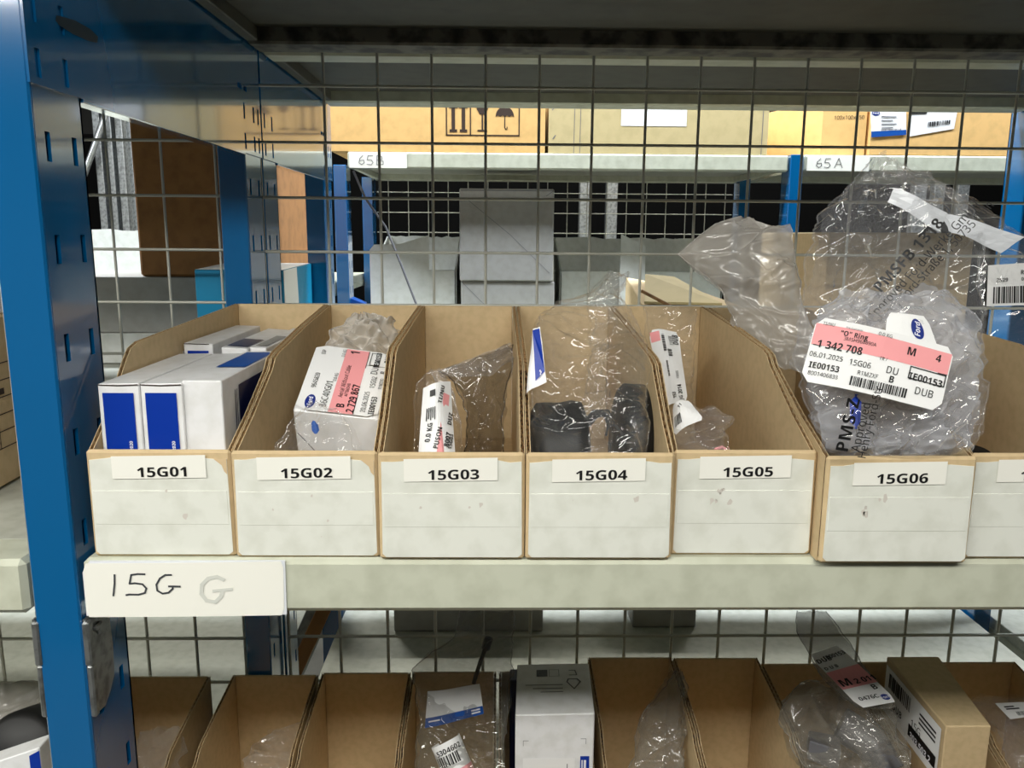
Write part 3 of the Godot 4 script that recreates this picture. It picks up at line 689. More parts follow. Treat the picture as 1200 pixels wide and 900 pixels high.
	for q in [[-0.222, 0.208, -1.835, -1.50, 0.197, "open white carton tray left of the grey carton stack"], [0.235, 0.640, -1.835, -1.52, 0.196, "open white carton tray right of the grey carton stack"]]:
		t = thing("white_tray", q[5], "carton", Vector3((q[0] + q[1]) / 2, 0.0125, -1.67))
		if q[0] < 0: q[1] = -0.020
		s = ST(); box(s, Vector3(q[0], 0.0125, q[3] - 0.004), Vector3(q[1], q[4] - 0.08, q[3]), 0.001); obj("front_panel", s, M.white_board, t)
		var top := PackedVector2Array([Vector2(q[0], 0.0125), Vector2(q[1], 0.0125)])
		for k in 15: top.append(Vector2(lerpf(q[1], q[0], k / 14.0), q[4] + (rng.randf() - 0.5) * 0.006))
		s = ST(); prism(s, top, Vector3(0, 0, q[2]), Vector3.RIGHT, Vector3.UP, Vector3.BACK, 0.004); obj("back_panel", s, M.white_board, t)
		for x in [q[0], q[1] - 0.004]:
			s = ST(); prism(s, PackedVector2Array([Vector2(q[2], 0.0125), Vector2(q[3], 0.0125), Vector2(q[3], q[4] - 0.08), Vector2(q[2] + 0.08, q[4]), Vector2(q[2], q[4])]), Vector3(x, 0, 0), Vector3.BACK, Vector3.UP, Vector3.RIGHT, 0.004); obj("side_panel", s, M.white_board, t)
		s = ST(); box(s, Vector3(q[0], 0.0126, q[2]), Vector3(q[1], 0.016, q[3]), 0.0005); obj("base_panel", s, M.white_board, t)
	t = thing("white_flap", "upright white board leaning at the left end under shelf 65B", "board", Vector3(-0.19, 0.0165, -1.46))
	s = ST(); prism(s, PackedVector2Array([Vector2(0, 0), Vector2(0.142, 0), Vector2(0.142, 0.188), Vector2(0.074, 0.167), Vector2(0.011, 0.165), Vector2(0, 0.152)]), Vector3(-0.226, 0.0125, -1.475), Vector3(1, 0, -0.2).normalized(), Vector3.UP, Vector3(0.2, 0, 1).normalized(), 0.003); obj("board", s, M.white_board, t)
	t = thing("white_flap", "upright white board between the grey carton and the milky bag, under shelf 65B", "board", Vector3(0.345, 0.0165, -1.47))
	s = ST(); prism(s, PackedVector2Array([Vector2(0, 0), Vector2(0.062, 0), Vector2(0.062, 0.165), Vector2(0, 0.194)]), Vector3(at(725, 362, -1.49).x, 0.0125, -1.49), Vector3(1, 0, -0.1).normalized(), Vector3.UP, Vector3(0.1, 0, 1).normalized(), 0.003); obj("board", s, M.white_board, t)
	s = ST(true); tube(s, [at(414, 200, -1.44), at(428, 232, -1.445), at(452, 266, -1.455), at(470, 310, -1.455), at(488, 357, -1.455), at(494, 375, -1.455)], 0.0028); tag(obj("cable", s, M.grey_ink), "thin dark cable slanting down across the white tray", "cable")
	s = ST(); hexa(s, [at(402, 352, -1.46), at(430, 357, -1.50), at(404, 343, -1.46), at(430, 354, -1.50), at(398, 357, -1.44), at(430, 360, -1.44), at(404, 346, -1.44), at(430, 357, -1.44)], 0.001)
	tag(obj("teal_box", s, M.label_blue), "small dark teal box at the foot of the facing rack's left post", "box")
	# left: tall brown carton, white boards, galvanised frame
	carton("brown_carton", "tall brown carton behind the wire mesh at left, above the blue box", block(Vector3(-0.468, 0.1350, -1.0), Vector3(-0.262, 0.391, -0.775)), M.brown_card, "carton", "", 0.004)
	carton("grey_carton", "grey carton under the tall brown carton, behind the mesh at left", block(Vector3(-0.66, 0.0485, -0.99), Vector3(-0.300, 0.1345, -0.772)), M.grey_carton, "carton", "", 0.001)
	carton("white_carton", "low white carton at the foot of the stack behind the mesh at left", block(Vector3(-0.66, 0.0005, -0.98), Vector3(-0.300, 0.0480, -0.770)), M.white_board, "carton", "", 0.001)
	s = ST(); var rag := PackedVector2Array([Vector2(-1.20, 0.0945), Vector2(-0.760, 0.0945)])
	for k in 16: rag.append(Vector2(lerpf(-0.760, -1.20, k / 15.0), 0.208 + (rng.randf() - 0.5) * 0.005))
	prism(s, rag, Vector3(0, 0, -1.56), Vector3.RIGHT, Vector3.UP, Vector3.BACK, 0.004); tag(obj("white_board", s, M.white_board), "ragged white board standing left of the tall brown carton", "board")
	t = thing("galvanised_frame", "galvanised upright with a slanting brace left of the tall brown carton", "rack upright", Vector3(-1.16, -1.15, -2.2))
	s = ST(); for x in [-1.209, -1.174, -1.139]: box(s, Vector3(x, -1.15, -2.24), Vector3(x + 0.022, 0.9, -2.20), 0.002)
	box(s, Vector3(-1.212, -1.15, -2.245), Vector3(-1.108, 0.9, -2.24), 0.001); obj("post", s, M.galvanised, t)
	s = ST(true); tube(s, [Vector3(-1.36, 0.10, -2.17), Vector3(-1.09, 0.70, -2.17)], 0.010); obj("slanting_brace", s, M.galvanised, t)
	# on the far rack's middle deck
	c = []
	for k in 8: c.append(Vector3([-0.334, -0.2036, -0.334, -0.2036, -0.2896, -0.1824, -0.2896, -0.1824][k], 0.0005 if k & 2 == 0 else 0.1567, [-0.765, -0.765, -0.765, -0.765, -0.520, -0.520, -0.520, -0.520][k]))
	t = carton("blue_white_box", "bright blue box with a white top on the far rack behind the bins", c, M.cyan_box, "box", "", 0.0008)
	s = ST(); f = top_of(c, 0.0004); shape(s, f, [Vector2(0.0, 0.0), Vector2(0.107, 0.0), Vector2(0.129, 0.246), Vector2(0.003, 0.246)]); obj("white_top", s, M.paper, t)
	s = ST(); f = right_of(c, 0.0006); shape(s, f, [Vector2(0.004, 0), Vector2(0.125, 0), Vector2(0.105, 0.156), Vector2(0.004, 0.156)]); obj("white_stripe", s, M.paper, t)
	t = thing("beige_carton", "pale beige carton with its lid flap open behind the bin marked 15G05", "carton", Vector3(0.32, 0.0, -0.62))
	c = []
	for k in 8: c.append(Vector3([0.278, 0.378, 0.278, 0.378, 0.278, 0.410, 0.278, 0.410][k], 0.0005 if k & 2 == 0 else [0, 0, 0.139, 0.123, 0, 0, 0.108, 0.108][k], [-0.76, -0.72, -0.76, -0.72, -0.60, -0.52, -0.60, -0.52][k]))
	s = ST(); hexa(s, c, 0.001); obj("body", s, M.card, t)
	s = ST(); hexa(s, [at(755, 356, -0.60), at(846, 358, -0.54), at(755, 355, -0.60) + Vector3(0, 0.002, 0), at(846, 357, -0.54) + Vector3(0, 0.002, 0), at(756, 322, -0.70), at(790, 325, -0.70), at(756, 321, -0.70), at(790, 324, -0.70)]); obj("lid_flap", s, M.beige_card, t)
	s = ST(); between(s, at(752, 341, -0.585), at(790, 361, -0.53), 0.002, 0.004); obj("lid_edge", s, M.card_dark, t)
	var lo := at(972, 272, -0.54); var hi := at(1143, 268, -0.54)
	carton("tan_carton", "plain tan carton on the far rack, seen through the big clear bag", block(Vector3(lo.x, 0.0005, -0.80), Vector3(hi.x, lo.y, -0.54)), M.card, "carton", "", 0.0015)
	# on the lower deck behind the dark mesh
	for q in [[462, 636, 740, 0.06, "dark grey box at the far side of the lower deck, behind the tall tagged bag"], [741, 815, 735, 0.07, "small grey box at the far side of the lower deck, right of the white carton"]]:
		var a := on_y(q[0], q[2], -0.4295); var b := on_y(q[1], q[2], -0.4295)
		c = block(Vector3(a.x, -0.4297, a.z - q[3]), Vector3(b.x, -0.33, a.z))
		carton("grey_box", q[4], c, M.grey_carton, "box")
	s = ST(); between(s, at(391, 690, -0.64), on_y(340, 806, -0.4295) + Vector3(0, 0.008, 0), 0.020, 0.012, Vector3.BACK, 0.001)
	t = thing("leaning_slat", "brown and grey slat leaning beside the lower blue post", "slat", on_y(340, 806, -0.4295)); obj("slat", s, M.brown_card, t)
	s = ST(); between(s, at(376, 690, -0.65), on_y(330, 802, -0.4295) + Vector3(0, 0.008, 0), 0.014, 0.012, Vector3.BACK, 0.001); obj("grey_strip", s, M.galvanised, t)
	# racks further back, in the dark
	var n := 0
	for q in [[686, -2.7], [717, -2.7], [1078, -2.5], [1100, -2.9], [1128, -2.6]]:
		n += 1; var p := at(q[0], 240, q[1])
		s = ST(); box(s, Vector3(p.x - 0.022, -1.15, q[1] - 0.04), Vector3(p.x + 0.022, 0.62, q[1]), 0.002)
		tag(obj("far_post", s, M.galvanised), ["grey post in the dark right of the grey carton", "second grey post in the dark, right of the first one", "grey post in the dark under shelf 65A, beside its blue upright", "middle grey post in the dark under shelf 65A", "rightmost grey post in the dark under shelf 65A"][n - 1], "post")

# ---------------------------------------------------------------- corrugated bins
# Side walls fall from the back to a knee and then steeply to the front; their cut edges show the flutes.
func bin(label: String, group: String, x0: float, x1: float, y: float, zf: float, zb: float, hf: float, hb: float, knee_l: Vector2, knee_r: Vector2, code := "", faced := true, lean := 0.0) -> Node3D:
	var t := thing("cardboard_bin", label, "storage bin", Vector3((x0 + x1) / 2, y, (zf + zb) / 2), group)
	var w := 0.0030
	var s := ST(); box(s, Vector3(x0 + 0.0005, y + 0.0002, zb + w), Vector3(x1 - 0.0005, y + 0.003, zf - w), 0.0005); obj("base_panel", s, M.card, t)
	s = ST(); box(s, Vector3(x0 + w + 0.0002, y, zb), Vector3(x1 - w - 0.0002, y + hb, zb + w), 0.0006); obj("back_panel", s, M.card, t)
	s = ST(); box(s, Vector3(x0, y, zf - 0.0042), Vector3(x1, y + hf, zf), 0.0016); var front := obj("front_panel", s, M.card, t)
	for k in 2:
		var kn: Vector2 = knee_l if k == 0 else knee_r
		var x := x0 if k == 0 else x1 - w
		var zt := zf - 0.0045
		# the cut edge from the back to the front, rounded at the knee
		var path := [Vector2(zb, hb), Vector2(lerpf(zb, kn.x, 0.5), lerpf(hb, kn.y, 0.42)), Vector2(kn.x - 0.012, kn.y + 0.0022), Vector2(kn.x, kn.y - 0.0008), Vector2(kn.x + 0.008, kn.y - 0.0075), Vector2(lerpf(kn.x, zt, 0.62), lerpf(kn.y, hf, 0.70)), Vector2(zt, hf - 0.001)]
		var poly := PackedVector2Array([Vector2(zb, 0.0), Vector2(zt, 0.0)])
		for j in range(path.size() - 1, -1, -1): poly.append(path[j])
		var o := Vector3(x, y, 0)
		s = ST()
		prism(s, poly, o, Vector3.BACK, Vector3.UP, Vector3.RIGHT, 0.0005); prism(s, poly, o + Vector3(w - 0.0005, 0, 0), Vector3.BACK, Vector3.UP, Vector3.RIGHT, 0.0005)
		var wall := obj("side_panel", s, M.card, t)
		var core := poly.duplicate()
		for j in range(2, core.size()):
			core[j] = core[j] + Vector2(-0.0030 if j < 5 else 0.0, -0.0030)
		s = ST(); prism(s, core, o + Vector3(0.0005, 0, 0), Vector3.BACK, Vector3.UP, Vector3.RIGHT, w - 0.001); obj("core", s, M.core, wall)
		s = ST(true); var last := []; var run := 0.0
		for j in path.size() - 1:
			var a: Vector2 = path[j]; var b: Vector2 = path[j + 1]
			var n := Vector2(-(b - a).y, (b - a).x).normalized()
			if n.y < 0: n = -n
			var steps := maxi(int(a.distance_to(b) / 0.0008), 1)
			for m in steps + 1:
				var q := a.lerp(b, float(m) / steps)
				var xx := x + w / 2 + sin((run + a.distance_to(q)) * TAU / 0.0070) * (w / 2 - 0.0006)
				var now := [Vector3(xx, y + q.y, q.x), Vector3(xx, y + q.y - n.y * 0.004, q.x - n.x * 0.004)]
				if last: quad(s, last[0], last[1], now[1], now[0])
				last = now
			run += a.distance_to(b)
		obj("flutes", s, M.flute, wall)
	if faced:
		var ww := x1 - x0
		var top := PackedVector2Array()
		for j in 13: top.append(Vector2(lerpf(ww - 0.0022, 0.0022, j / 12.0), hf - 0.0052 - 0.0012 * sin(j * 1.7 + x0 * 70.0) * rng.randf()))
		var out := PackedVector2Array([Vector2(0.0018, 0.004), Vector2(0.004, 0.0018), Vector2(ww - 0.004, 0.0016), Vector2(ww - 0.0015, 0.0036)]); out.append_array(top)
		s = ST(); prism(s, out, Vector3(x0, y, zf - 0.0002), Vector3.RIGHT, Vector3.UP, Vector3.BACK, 0.0007)
		box(s, Vector3(x0 + 0.003, y + 0.0215, zf), Vector3(x1 - 0.003, y + 0.0435, zf + 0.00075), 0.0002)
		obj("white_facing", s, M.facing, front)
	if code:
		var d := sheet(Vector3(x0 + 0.0160, y + hf - 0.0035, zf + 0.0012), Vector3(x0 + 0.0735, y + hf - 0.0025, zf + 0.0012), Vector3(x0 + 0.0735, y + hf - 0.0170, zf + 0.0012), Vector3(x0 + 0.0160, y + hf - 0.0180, zf + 0.0012))
		paper("code_label", front, d, M.sticker, "", 0.0, 2, 2)
		s = ST(); letter(s, lift(d, 0.0003), code, d.w * 0.53, d.h * 0.5 - 0.0032, 0.0061, true, 1.3, 0, 0.0, true); obj("code_lettering", s, M.ink, front)
	return t

func bins() -> void:
	var g := "labelled cardboard bins on the 15G shelf"
	# left, right, front, left knee, right knee
	var kn := [Vector2(-0.070, 0.1237), Vector2(-0.100, 0.1122), Vector2(-0.076, 0.1200), Vector2(-0.060, 0.113), Vector2(-0.070, 0.114), Vector2(-0.1047, 0.1159), Vector2(-0.09, 0.115), Vector2(-0.09, 0.122), Vector2(-0.09, 0.118)]
	var lr := [[-0.1712, -0.0828, -0.0040], [-0.0820, 0.0078, -0.0022], [0.0084, 0.0988, 0.0008], [0.0994, 0.1912, 0.0012], [0.1922, 0.2824, -0.0060], [0.2830, 0.3758, 0.0075], [0.3768, 0.4668, 0.0], [0.4676, 0.5572, 0.0], [0.5580, 0.6480, -0.002]]
	var say := ["cardboard bin marked 15G01, full of white and blue cartons", "cardboard bin marked 15G02, with a white labelled carton in it", "cardboard bin marked 15G03, nearly empty", "cardboard bin marked 15G04, with black rubber parts in a bag", "cardboard bin marked 15G05, between 15G04 and the big bag", "cardboard bin marked 15G06, pulled slightly forward under the big clear bag", "cardboard bin at the right edge, only the first figure of its mark in view", ""]
	for k in 7:
		var q: Array = lr[k]
		var b := bin(say[k], g, q[0], q[1], 0.0002, q[2], q[2] - 0.2985, 0.0690, 0.1335 if k else 0.134, kn[k], kn[k + 1], "15G%02d" % (k + 1))
		var f := flat(Vector3(q[0], 0.0002, q[2] + 0.00085), Vector3.RIGHT, Vector3.UP)
		var s := ST(); var g2 := RandomNumberGenerator.new(); g2.seed = 40 + k
		for j in [2, 4, 3, 2, 7, 5, 2][k]:
			var c := Vector2(g2.randf_range(0.02, 0.07), g2.randf_range(0.012, 0.046)) if k < 4 else Vector2(0.031 + g2.randf_range(-0.007, 0.008), 0.038 + g2.randf_range(-0.006, 0.006))
			var r := g2.randf_range(0.0004, 0.0022); var p := []
			for m in 9: p.append(c + Vector2(cos(TAU * m / 9), sin(TAU * m / 9) * g2.randf_range(0.7, 2.0)) * r * g2.randf_range(0.5, 1.1))
			s = ST(); shape(s, f, p); obj("stain", s, M.stain, b)
		if k < 2:
			s = ST(); var w: float = q[1] - q[0]
			shape(s, f, [Vector2(w - 0.010, 0.0638), Vector2(w - 0.0022, 0.0640), Vector2(w - 0.0022, 0.0540), Vector2(w - 0.0040, 0.0560), Vector2(w - 0.0052, 0.0598)]); obj("torn_corner", s, M.torn, b)

# ---------------------------------------------------------------- what the labelled bins hold
func part_box(label: String, c: Array, group := "") -> Node3D:
	return carton("parts_carton", label, c, M.carton, "carton", group, 0.0006)
func px_box(l: Vector2, r: Vector2, zf: float, zb: float, y0: float, sx := 0.0, dy := 0.0) -> Array:   # an upright box from the two upper front corners in the photograph
	var a := at(l.x, l.y, zf); var b := at(r.x, r.y, zf); var c := []
	for k in 8:
		var p := b if k & 1 else a
		c.append(Vector3(p.x + (0.0 if k & 4 else sx), p.y + (0.0 if k & 4 else dy) if k & 2 else y0, zf if k & 4 else zb))
	return c
func in_pixels(z: float) -> Callable: return func(u: float, v: float) -> Vector3: return at(u, v, z)

func contents() -> void:
	# --- 15G01: two rows of small cartons
	var g := "white and blue cartons in the bin marked 15G01"
	var c := px_box(Vector2(114, 450), Vector2(162.5, 449), -0.018, -0.148, 0.0035)
	var say := ["front left white carton with a blue end in the bin 15G01", "front middle white carton with a blue end in the bin 15G01"]
	for k in 2:
		if k: c = px_box(Vector2(164, 450), Vector2(213, 449), -0.018, -0.148, 0.0035)
		var t := part_box(say[k], c, g)
		var w: float = c[4].distance_to(c[5]); var h: float = c[4].distance_to(c[6])
		var s := ST(); var f := front_of(c); patch(s, f, w * 0.11, 0.004, w * 0.86, h - 0.0055); obj("blue_end_panel", s, M.box_blue, t)
		s = ST(); f = front_of(c, 0.0009)
		letter(s, f, "umapna.", w * 0.60, h * 0.50, 0.0016, true, 1.0, 0, PI / 2); letter(s, f, "MI 48126. © 2020", w * 0.72, h * 0.54, 0.0020, true, 1.05, 0, PI / 2); obj("white_lettering", s, M.white_ink, t)
		s = ST(); f = right_of(c); patch(s, f, 0.006, 0.004, 0.12, h * 0.50); patch(s, f, 0.006, h * 0.53, 0.12, h * 0.66); obj("navy_side_panel", s, M.navy, t)
		s = ST(); stroke(s, front_of(c, 0.0007), [Vector2(0.0005, h - 0.0004), Vector2(w * 0.5, h - 0.0008), Vector2(w - 0.0005, h - 0.0003)], 0.0006); obj("lid_gap", s, M.brown_ink, t)
	c = px_box(Vector2(213, 446), Vector2(252, 446), -0.020, -0.150, 0.0035)
	for k in [1, 3, 5, 7]: c[k].x = minf(c[k].x + 0.004, -0.0868)
	var t := part_box("front right white carton showing a navy side in the bin 15G01", c, g)
	var hh: float = c[4].distance_to(c[6])
	var s := ST(); var f := right_of(c); patch(s, f, 0.030, 0.003, 0.128, hh - 0.008); patch(s, f, 0.022, 0.003, 0.0235, hh - 0.010); patch(s, f, 0.0255, 0.003, 0.0265, hh - 0.010); obj("navy_side_panel", s, M.navy, t)
	s = ST(); f = top_of(c); patch(s, f, 0.004, 0.050, 0.024, 0.120); obj("blue_top_print", s, M.label_blue, t)
	var rows := [[Vector2(172, 412), Vector2(214, 411), -0.158, -0.280, "low white carton in the back row, left, bin 15G01"], [Vector2(215, 402), Vector2(249, 403), -0.156, -0.285, "tallest white carton in the back row with a blue end, bin 15G01"], [Vector2(259, 407), Vector2(290, 409), -0.154, -0.285, "white carton in the back row with a navy patch on its top, bin 15G01"], [Vector2(293, 407), Vector2(312, 408), -0.152, -0.285, "rightmost white carton in the back row, against the bin wall, bin 15G01"]]
	for k in 4:
		var q: Array = rows[k]
		c = px_box(q[0], q[1], q[2], q[3], 0.0035)
		t = part_box(q[4], c, g)
		if k == 1:
			s = ST(); patch(s, front_of(c), 0.003, 0.004, 0.0195, c[4].distance_to(c[6]) - 0.006); obj("blue_end_panel", s, M.box_blue, t)
		if k >= 2:
			s = ST(); patch(s, top_of(c), 0.002, 0.008, c[6].distance_to(c[7]) - 0.002, 0.052 if k == 2 else 0.070); obj("top_print", s, M.navy if k == 2 else M.grey_carton, t)
		if k < 2:
			s = ST(); stroke(s, front_of(c, 0.0007), [Vector2(0.0005, c[4].distance_to(c[6]) - 0.0004), Vector2(0.020, c[4].distance_to(c[6]) - 0.0008)], 0.0006); obj("lid_gap", s, M.brown_ink, t)
	# --- 15G02: tilted white carton with a label on its lid, bubble wrap behind, a crumpled bag in front
	c = []
	var tl := at(371, 406, -0.125); var tr := at(461, 417, -0.125); var bl := at(343, 480, -0.062); var br := at(444, 491, -0.062)
	var down := Vector3(0, -1, -0.25).normalized() * 0.085
	for k in 8:
		var p: Vector3 = [tl, tr][k & 1] if k & 4 == 0 else [bl, br][k & 1]
		if k & 2 == 0:
			p += down; p.y = maxf(p.y, 0.005)
		c.append(p)
	t = carton("labelled_carton", "white carton with a pink and white label on its tilted lid, bin 15G02", c, M.carton, "carton", "", 0.0012)
	f = front_of(c); s = ST(); stroke(s, f, [Vector2(0.002, 0.062), Vector2(0.018, 0.040)], 0.0007); stroke(s, f, [Vector2(0.055, 0.073), Vector2(0.026, 0.052), Vector2(0.024, 0.046)], 0.0007); obj("fold_lines", s, M.grey_ink, t)
	var e := Vector3(0, 0.0012, 0.001)
	var d := sheet(bl + e + Vector3(0.0015, 0, 0), tl + e + Vector3(0.001, 0.0005, 0), tr + e - Vector3(0.0005, 0, 0), br + e - Vector3(0.001, 0, 0), 0.0008)
	var lab := paper("parts_label", t, d, M.paper, "white label with a pink band", 0.07)
	s = ST(); patch(s, lift(d, 0.0003), 0.0, d.h * 0.30, d.w * 0.985, d.h * 0.60, 8); obj("pink_band", s, M.pink, lab)
	s = ST(); f = lift(d, 0.0006); var W: float = d.w; var H: float = d.h
	for q in [["9645820", 0.42, 0.86, 0.060, false], ["36C40G01", 0.24, 0.68, 0.085, false], ["EXP", 0.88, 0.88, 0.05, false], ["0.0 KG", 0.50, 0.63, 0.045, false], ["B", 0.10, 0.47, 0.10, true], ["Aerial Without Cable", 0.46, 0.505, 0.055, false], ["AFTB6DAB", 0.33, 0.44, 0.042, false], ["2 729 867", 0.22, 0.34, 0.095, true], ["1", 0.93, 0.48, 0.12, true], ["20.06.2025", 0.19, 0.19, 0.062, false], ["15G02", 0.49, 0.15, 0.065, false], ["DU", 0.67, 0.17, 0.085, false], ["IE00153", 0.855, 0.165, 0.070, true], ["IE00153", 0.15, 0.085, 0.070, true], ["B", 0.66, 0.055, 0.075, false], ["R1MZXD", 0.48, 0.05, 0.045, false], ["DUB", 0.90, 0.04, 0.075, true], ["0.0 KG", 0.90, 0.62, 0.045, false]]:
		letter(s, f, q[0], W * q[1], H * q[2], H * q[3], q[4], 0.9)
	frame(s, f, W * 0.755, H * 0.135, W * 0.965, H * 0.262, 0.0005); patch(s, f, 0.0, H * 0.292, W * 0.98, H * 0.302); patch(s, f, W * 0.745, H * 0.02, W * 0.75, H * 0.29)
	obj("print", s, M.ink, lab)
	badge(lab, d, W * 0.115, H * 0.845, W * 0.095, H * 0.062)
	t = thing("bubble_wrap", "greyish crumpled bubble wrap behind the labelled carton, bin 15G02", "packaging", Vector3(-0.035, 0.003, -0.18))
	film("film", t, [[[418, 371, -0.185], [398, 377, -0.182], [390, 392, -0.178], [383, 412, -0.172], [378, 440, -0.165], [378, 470, -0.15]], [[432, 372, -0.185], [452, 382, -0.182], [468, 401, -0.178], [463, 422, -0.172], [460, 440, -0.165], [458, 470, -0.15]]], M.film_bubble, 0.014, 0.0075, 3, 0.0014, 0.007)
	t = thing("plastic_bag", "crumpled clear bag with a small blue mark in front of the labelled carton", "plastic bag", Vector3(-0.055, 0.003, -0.035))
	film("film", t, [[[365, 470, -0.040], [345, 492, -0.036], [330, 508, -0.030], [318, 540, -0.024], [318, 610, -0.020]], [[372, 472, -0.042], [398, 486, -0.038], [412, 505, -0.032], [420, 540, -0.026], [420, 610, -0.020]]], M.film, 0.012, 0.004, 11, 0.0016, 0.0125)
	d = sheet(at(364, 492, -0.026), at(372, 494, -0.026), at(375, 508, -0.024), at(366, 509, -0.024), 0.001)
	paper("blue_mark", t, d, M.label_blue, "", 0.2, 4, 4)
	# --- 15G03: a labelled pouch and a dark clear bag
	t = thing("parts_pouch", "small clear pouch with a white and pink label, bin 15G03", "plastic bag", Vector3(0.033, 0.003, -0.05))
	film("film", t, [[[506, 434, -0.075], [490, 448, -0.070], [486, 470, -0.062], [486, 500, -0.05], [488, 570, -0.035]], [[509, 434, -0.076], [522, 446, -0.074], [532, 468, -0.070], [537, 500, -0.06], [538, 570, -0.045]]], M.film, 0.013, 0.003, 21, 0.0014, 0.0125)
	d = sheet(at(496, 455, -0.044), at(528, 447, -0.052), at(535, 560, -0.022), at(488, 560, -0.020), 0.007, 0.0008)
	lab = paper("parts_label", t, d, M.paper, "white label with a pink band", 0.0, 12, 10)
	s = ST(); f = lift(d, 0.0004); W = d.w; H = d.h
	shape(s, f, [Vector2(W * 0.42, H * 0.10), Vector2(W * 0.66, H * 0.10), Vector2(W * 0.92, H * 0.85), Vector2(W * 0.70, H * 0.88), Vector2(W * 0.56, H * 0.5)]); obj("pink_band", s, M.pink, lab)
	s = ST(); f = lift(d, 0.0009)
	for q in [["TI/NU", 0.62, 0.86, 0.05, 1.3], ["0.0 KG", 0.24, 0.47, 0.05, 1.45], ["PUSON", 0.50, 0.40, 0.05, 1.35], ["DUZ", 0.90, 0.60, 0.05, 1.35], ["8007", 0.78, 0.38, 0.05, 1.35], ["15G03", 0.88, 0.36, 0.04, 1.35]]: letter(s, f, q[0], W * q[1], H * q[2], H * q[3], true, 1.0, 0, q[4])
	for k in 5: patch(s, f, W * (0.14 + 0.06 * k), H * (0.60 + 0.02 * (k % 2)), W * (0.17 + 0.06 * k), H * 0.74)
	patch(s, f, W * 0.22, H * 0.86, W * 0.40, H * 0.93); obj("print", s, M.ink, lab)
	t = thing("plastic_bag", "dark clear bag folded over the middle of the bin marked 15G03", "plastic bag", Vector3(0.07, 0.003, -0.1))
	film("film", t, [[[512, 437, -0.090], [532, 450, -0.088], [545, 470, -0.085], [546, 500, -0.078], [540, 580, -0.06]], [[598, 404, -0.110], [600, 425, -0.106], [592, 455, -0.098], [588, 500, -0.085], [590, 580, -0.06]]], M.film_dark, 0.010, 0.0035, 33, 0.0018, 0.0143)
	film("folded_rim", t, [[[508, 434, -0.080], [505, 437, -0.080], [520, 462, -0.066], [535, 494, -0.055]], [[514, 432, -0.082], [516, 437, -0.082], [532, 464, -0.068], [540, 498, -0.056]]], M.film_grey, 0.002, 0.001, 35, 0.0012, 0.0083)
	film("folded_flap", t, [[[516, 434, -0.085], [560, 417, -0.098], [598, 402, -0.112]], [[520, 441, -0.080], [573, 440, -0.088], [600, 420, -0.104]]], M.film_grey, 0.003, 0.002, 36, 0.0014, 0.0083)
	# --- 15G04: two black rubber bushes in a clear bag
	var turn := Transform3D(Basis(Vector3(0, 0, 1), PI / 2 + 0.03), Vector3(0.1230, 0.0465, -0.072))
	t = thing("rubber_bush", "large black rubber bush inside the clear bag, bin 15G04", "rubber part", Vector3(0.124, 0.005, -0.072))
	s = ST(true); lathe(s, [Vector2(0.001, -0.022), Vector2(0.030, -0.022), Vector2(0.0385, -0.019), Vector2(0.0400, -0.012), Vector2(0.0385, -0.003), Vector2(0.0390, 0.006), Vector2(0.0385, 0.013), Vector2(0.033, 0.0165), Vector2(0.001, 0.018)], turn); obj("body", s, M.rubber, t)
	s = ST(true); tube(s, [Vector3(0.142, 0.076, -0.050), Vector3(0.147, 0.084, -0.045), Vector3(0.154, 0.085, -0.042), Vector3(0.157, 0.078, -0.042)], 0.0032); obj("lug", s, M.rubber, t)
	t = thing("rubber_bush", "narrow black rubber sleeve at the right of the bag, bin 15G04", "rubber part", Vector3(0.176, 0.005, -0.085))
	turn = Transform3D(Basis(Vector3(0, 0, 1), PI / 2 - 0.06), Vector3(0.1775, 0.053, -0.090))
	s = ST(true); lathe(s, [Vector2(0.001, -0.0105), Vector2(0.040, -0.0105), Vector2(0.0425, -0.009), Vector2(0.0425, 0.006), Vector2(0.039, 0.009), Vector2(0.026, 0.0105), Vector2(0.001, 0.0105)], turn); obj("body", s, M.rubber, t)
	t = thing("plastic_bag", "upright clear bag twisted to a point around the black rubber parts", "plastic bag", Vector3(0.147, 0.003, -0.07))
	film("film", t, [[[714, 318, -0.12], [700, 335, -0.115], [690, 346, -0.11], [655, 352, -0.095], [632, 372, -0.075], [624, 400, -0.055], [620, 440, -0.040], [621, 500, -0.028], [624, 600, -0.018]], [[732, 320, -0.12], [731, 332, -0.118], [724, 345, -0.115], [745, 385, -0.095], [757, 410, -0.075], [758, 440, -0.060], [757, 480, -0.045], [756, 520, -0.030], [754, 600, -0.018]]], M.film, 0.026, 0.0042, 41, 0.0018, 0.0182)
	film("twisted_top", t, [[[716, 317, -0.118], [706, 330, -0.114], [697, 345, -0.110], [690, 362, -0.103], [692, 385, -0.092], [690, 410, -0.080]], [[733, 322, -0.118], [730, 334, -0.114], [724, 348, -0.110], [718, 365, -0.103], [712, 385, -0.092], [706, 412, -0.080]]], M.film, 0.007, 0.0045, 43, 0.0013, 0.008)
	film("pleat", t, [[[700, 400, -0.078], [692, 430, -0.060], [682, 470, -0.038], [690, 500, -0.026], [688, 545, -0.018]], [[712, 402, -0.078], [708, 430, -0.060], [712, 470, -0.038], [716, 500, -0.026], [704, 545, -0.018]]], M.film, 0.005, 0.0045, 44, 0.0013, 0.008)
	d = sheet(at(624, 388, -0.046), at(633, 383, -0.046), at(641, 448, -0.026), at(617, 461, -0.030), 0.002, 0.001)
	lab = paper("wrapped_label", t, d, M.paper, "white label with a blue band", 0.0, 6, 10)
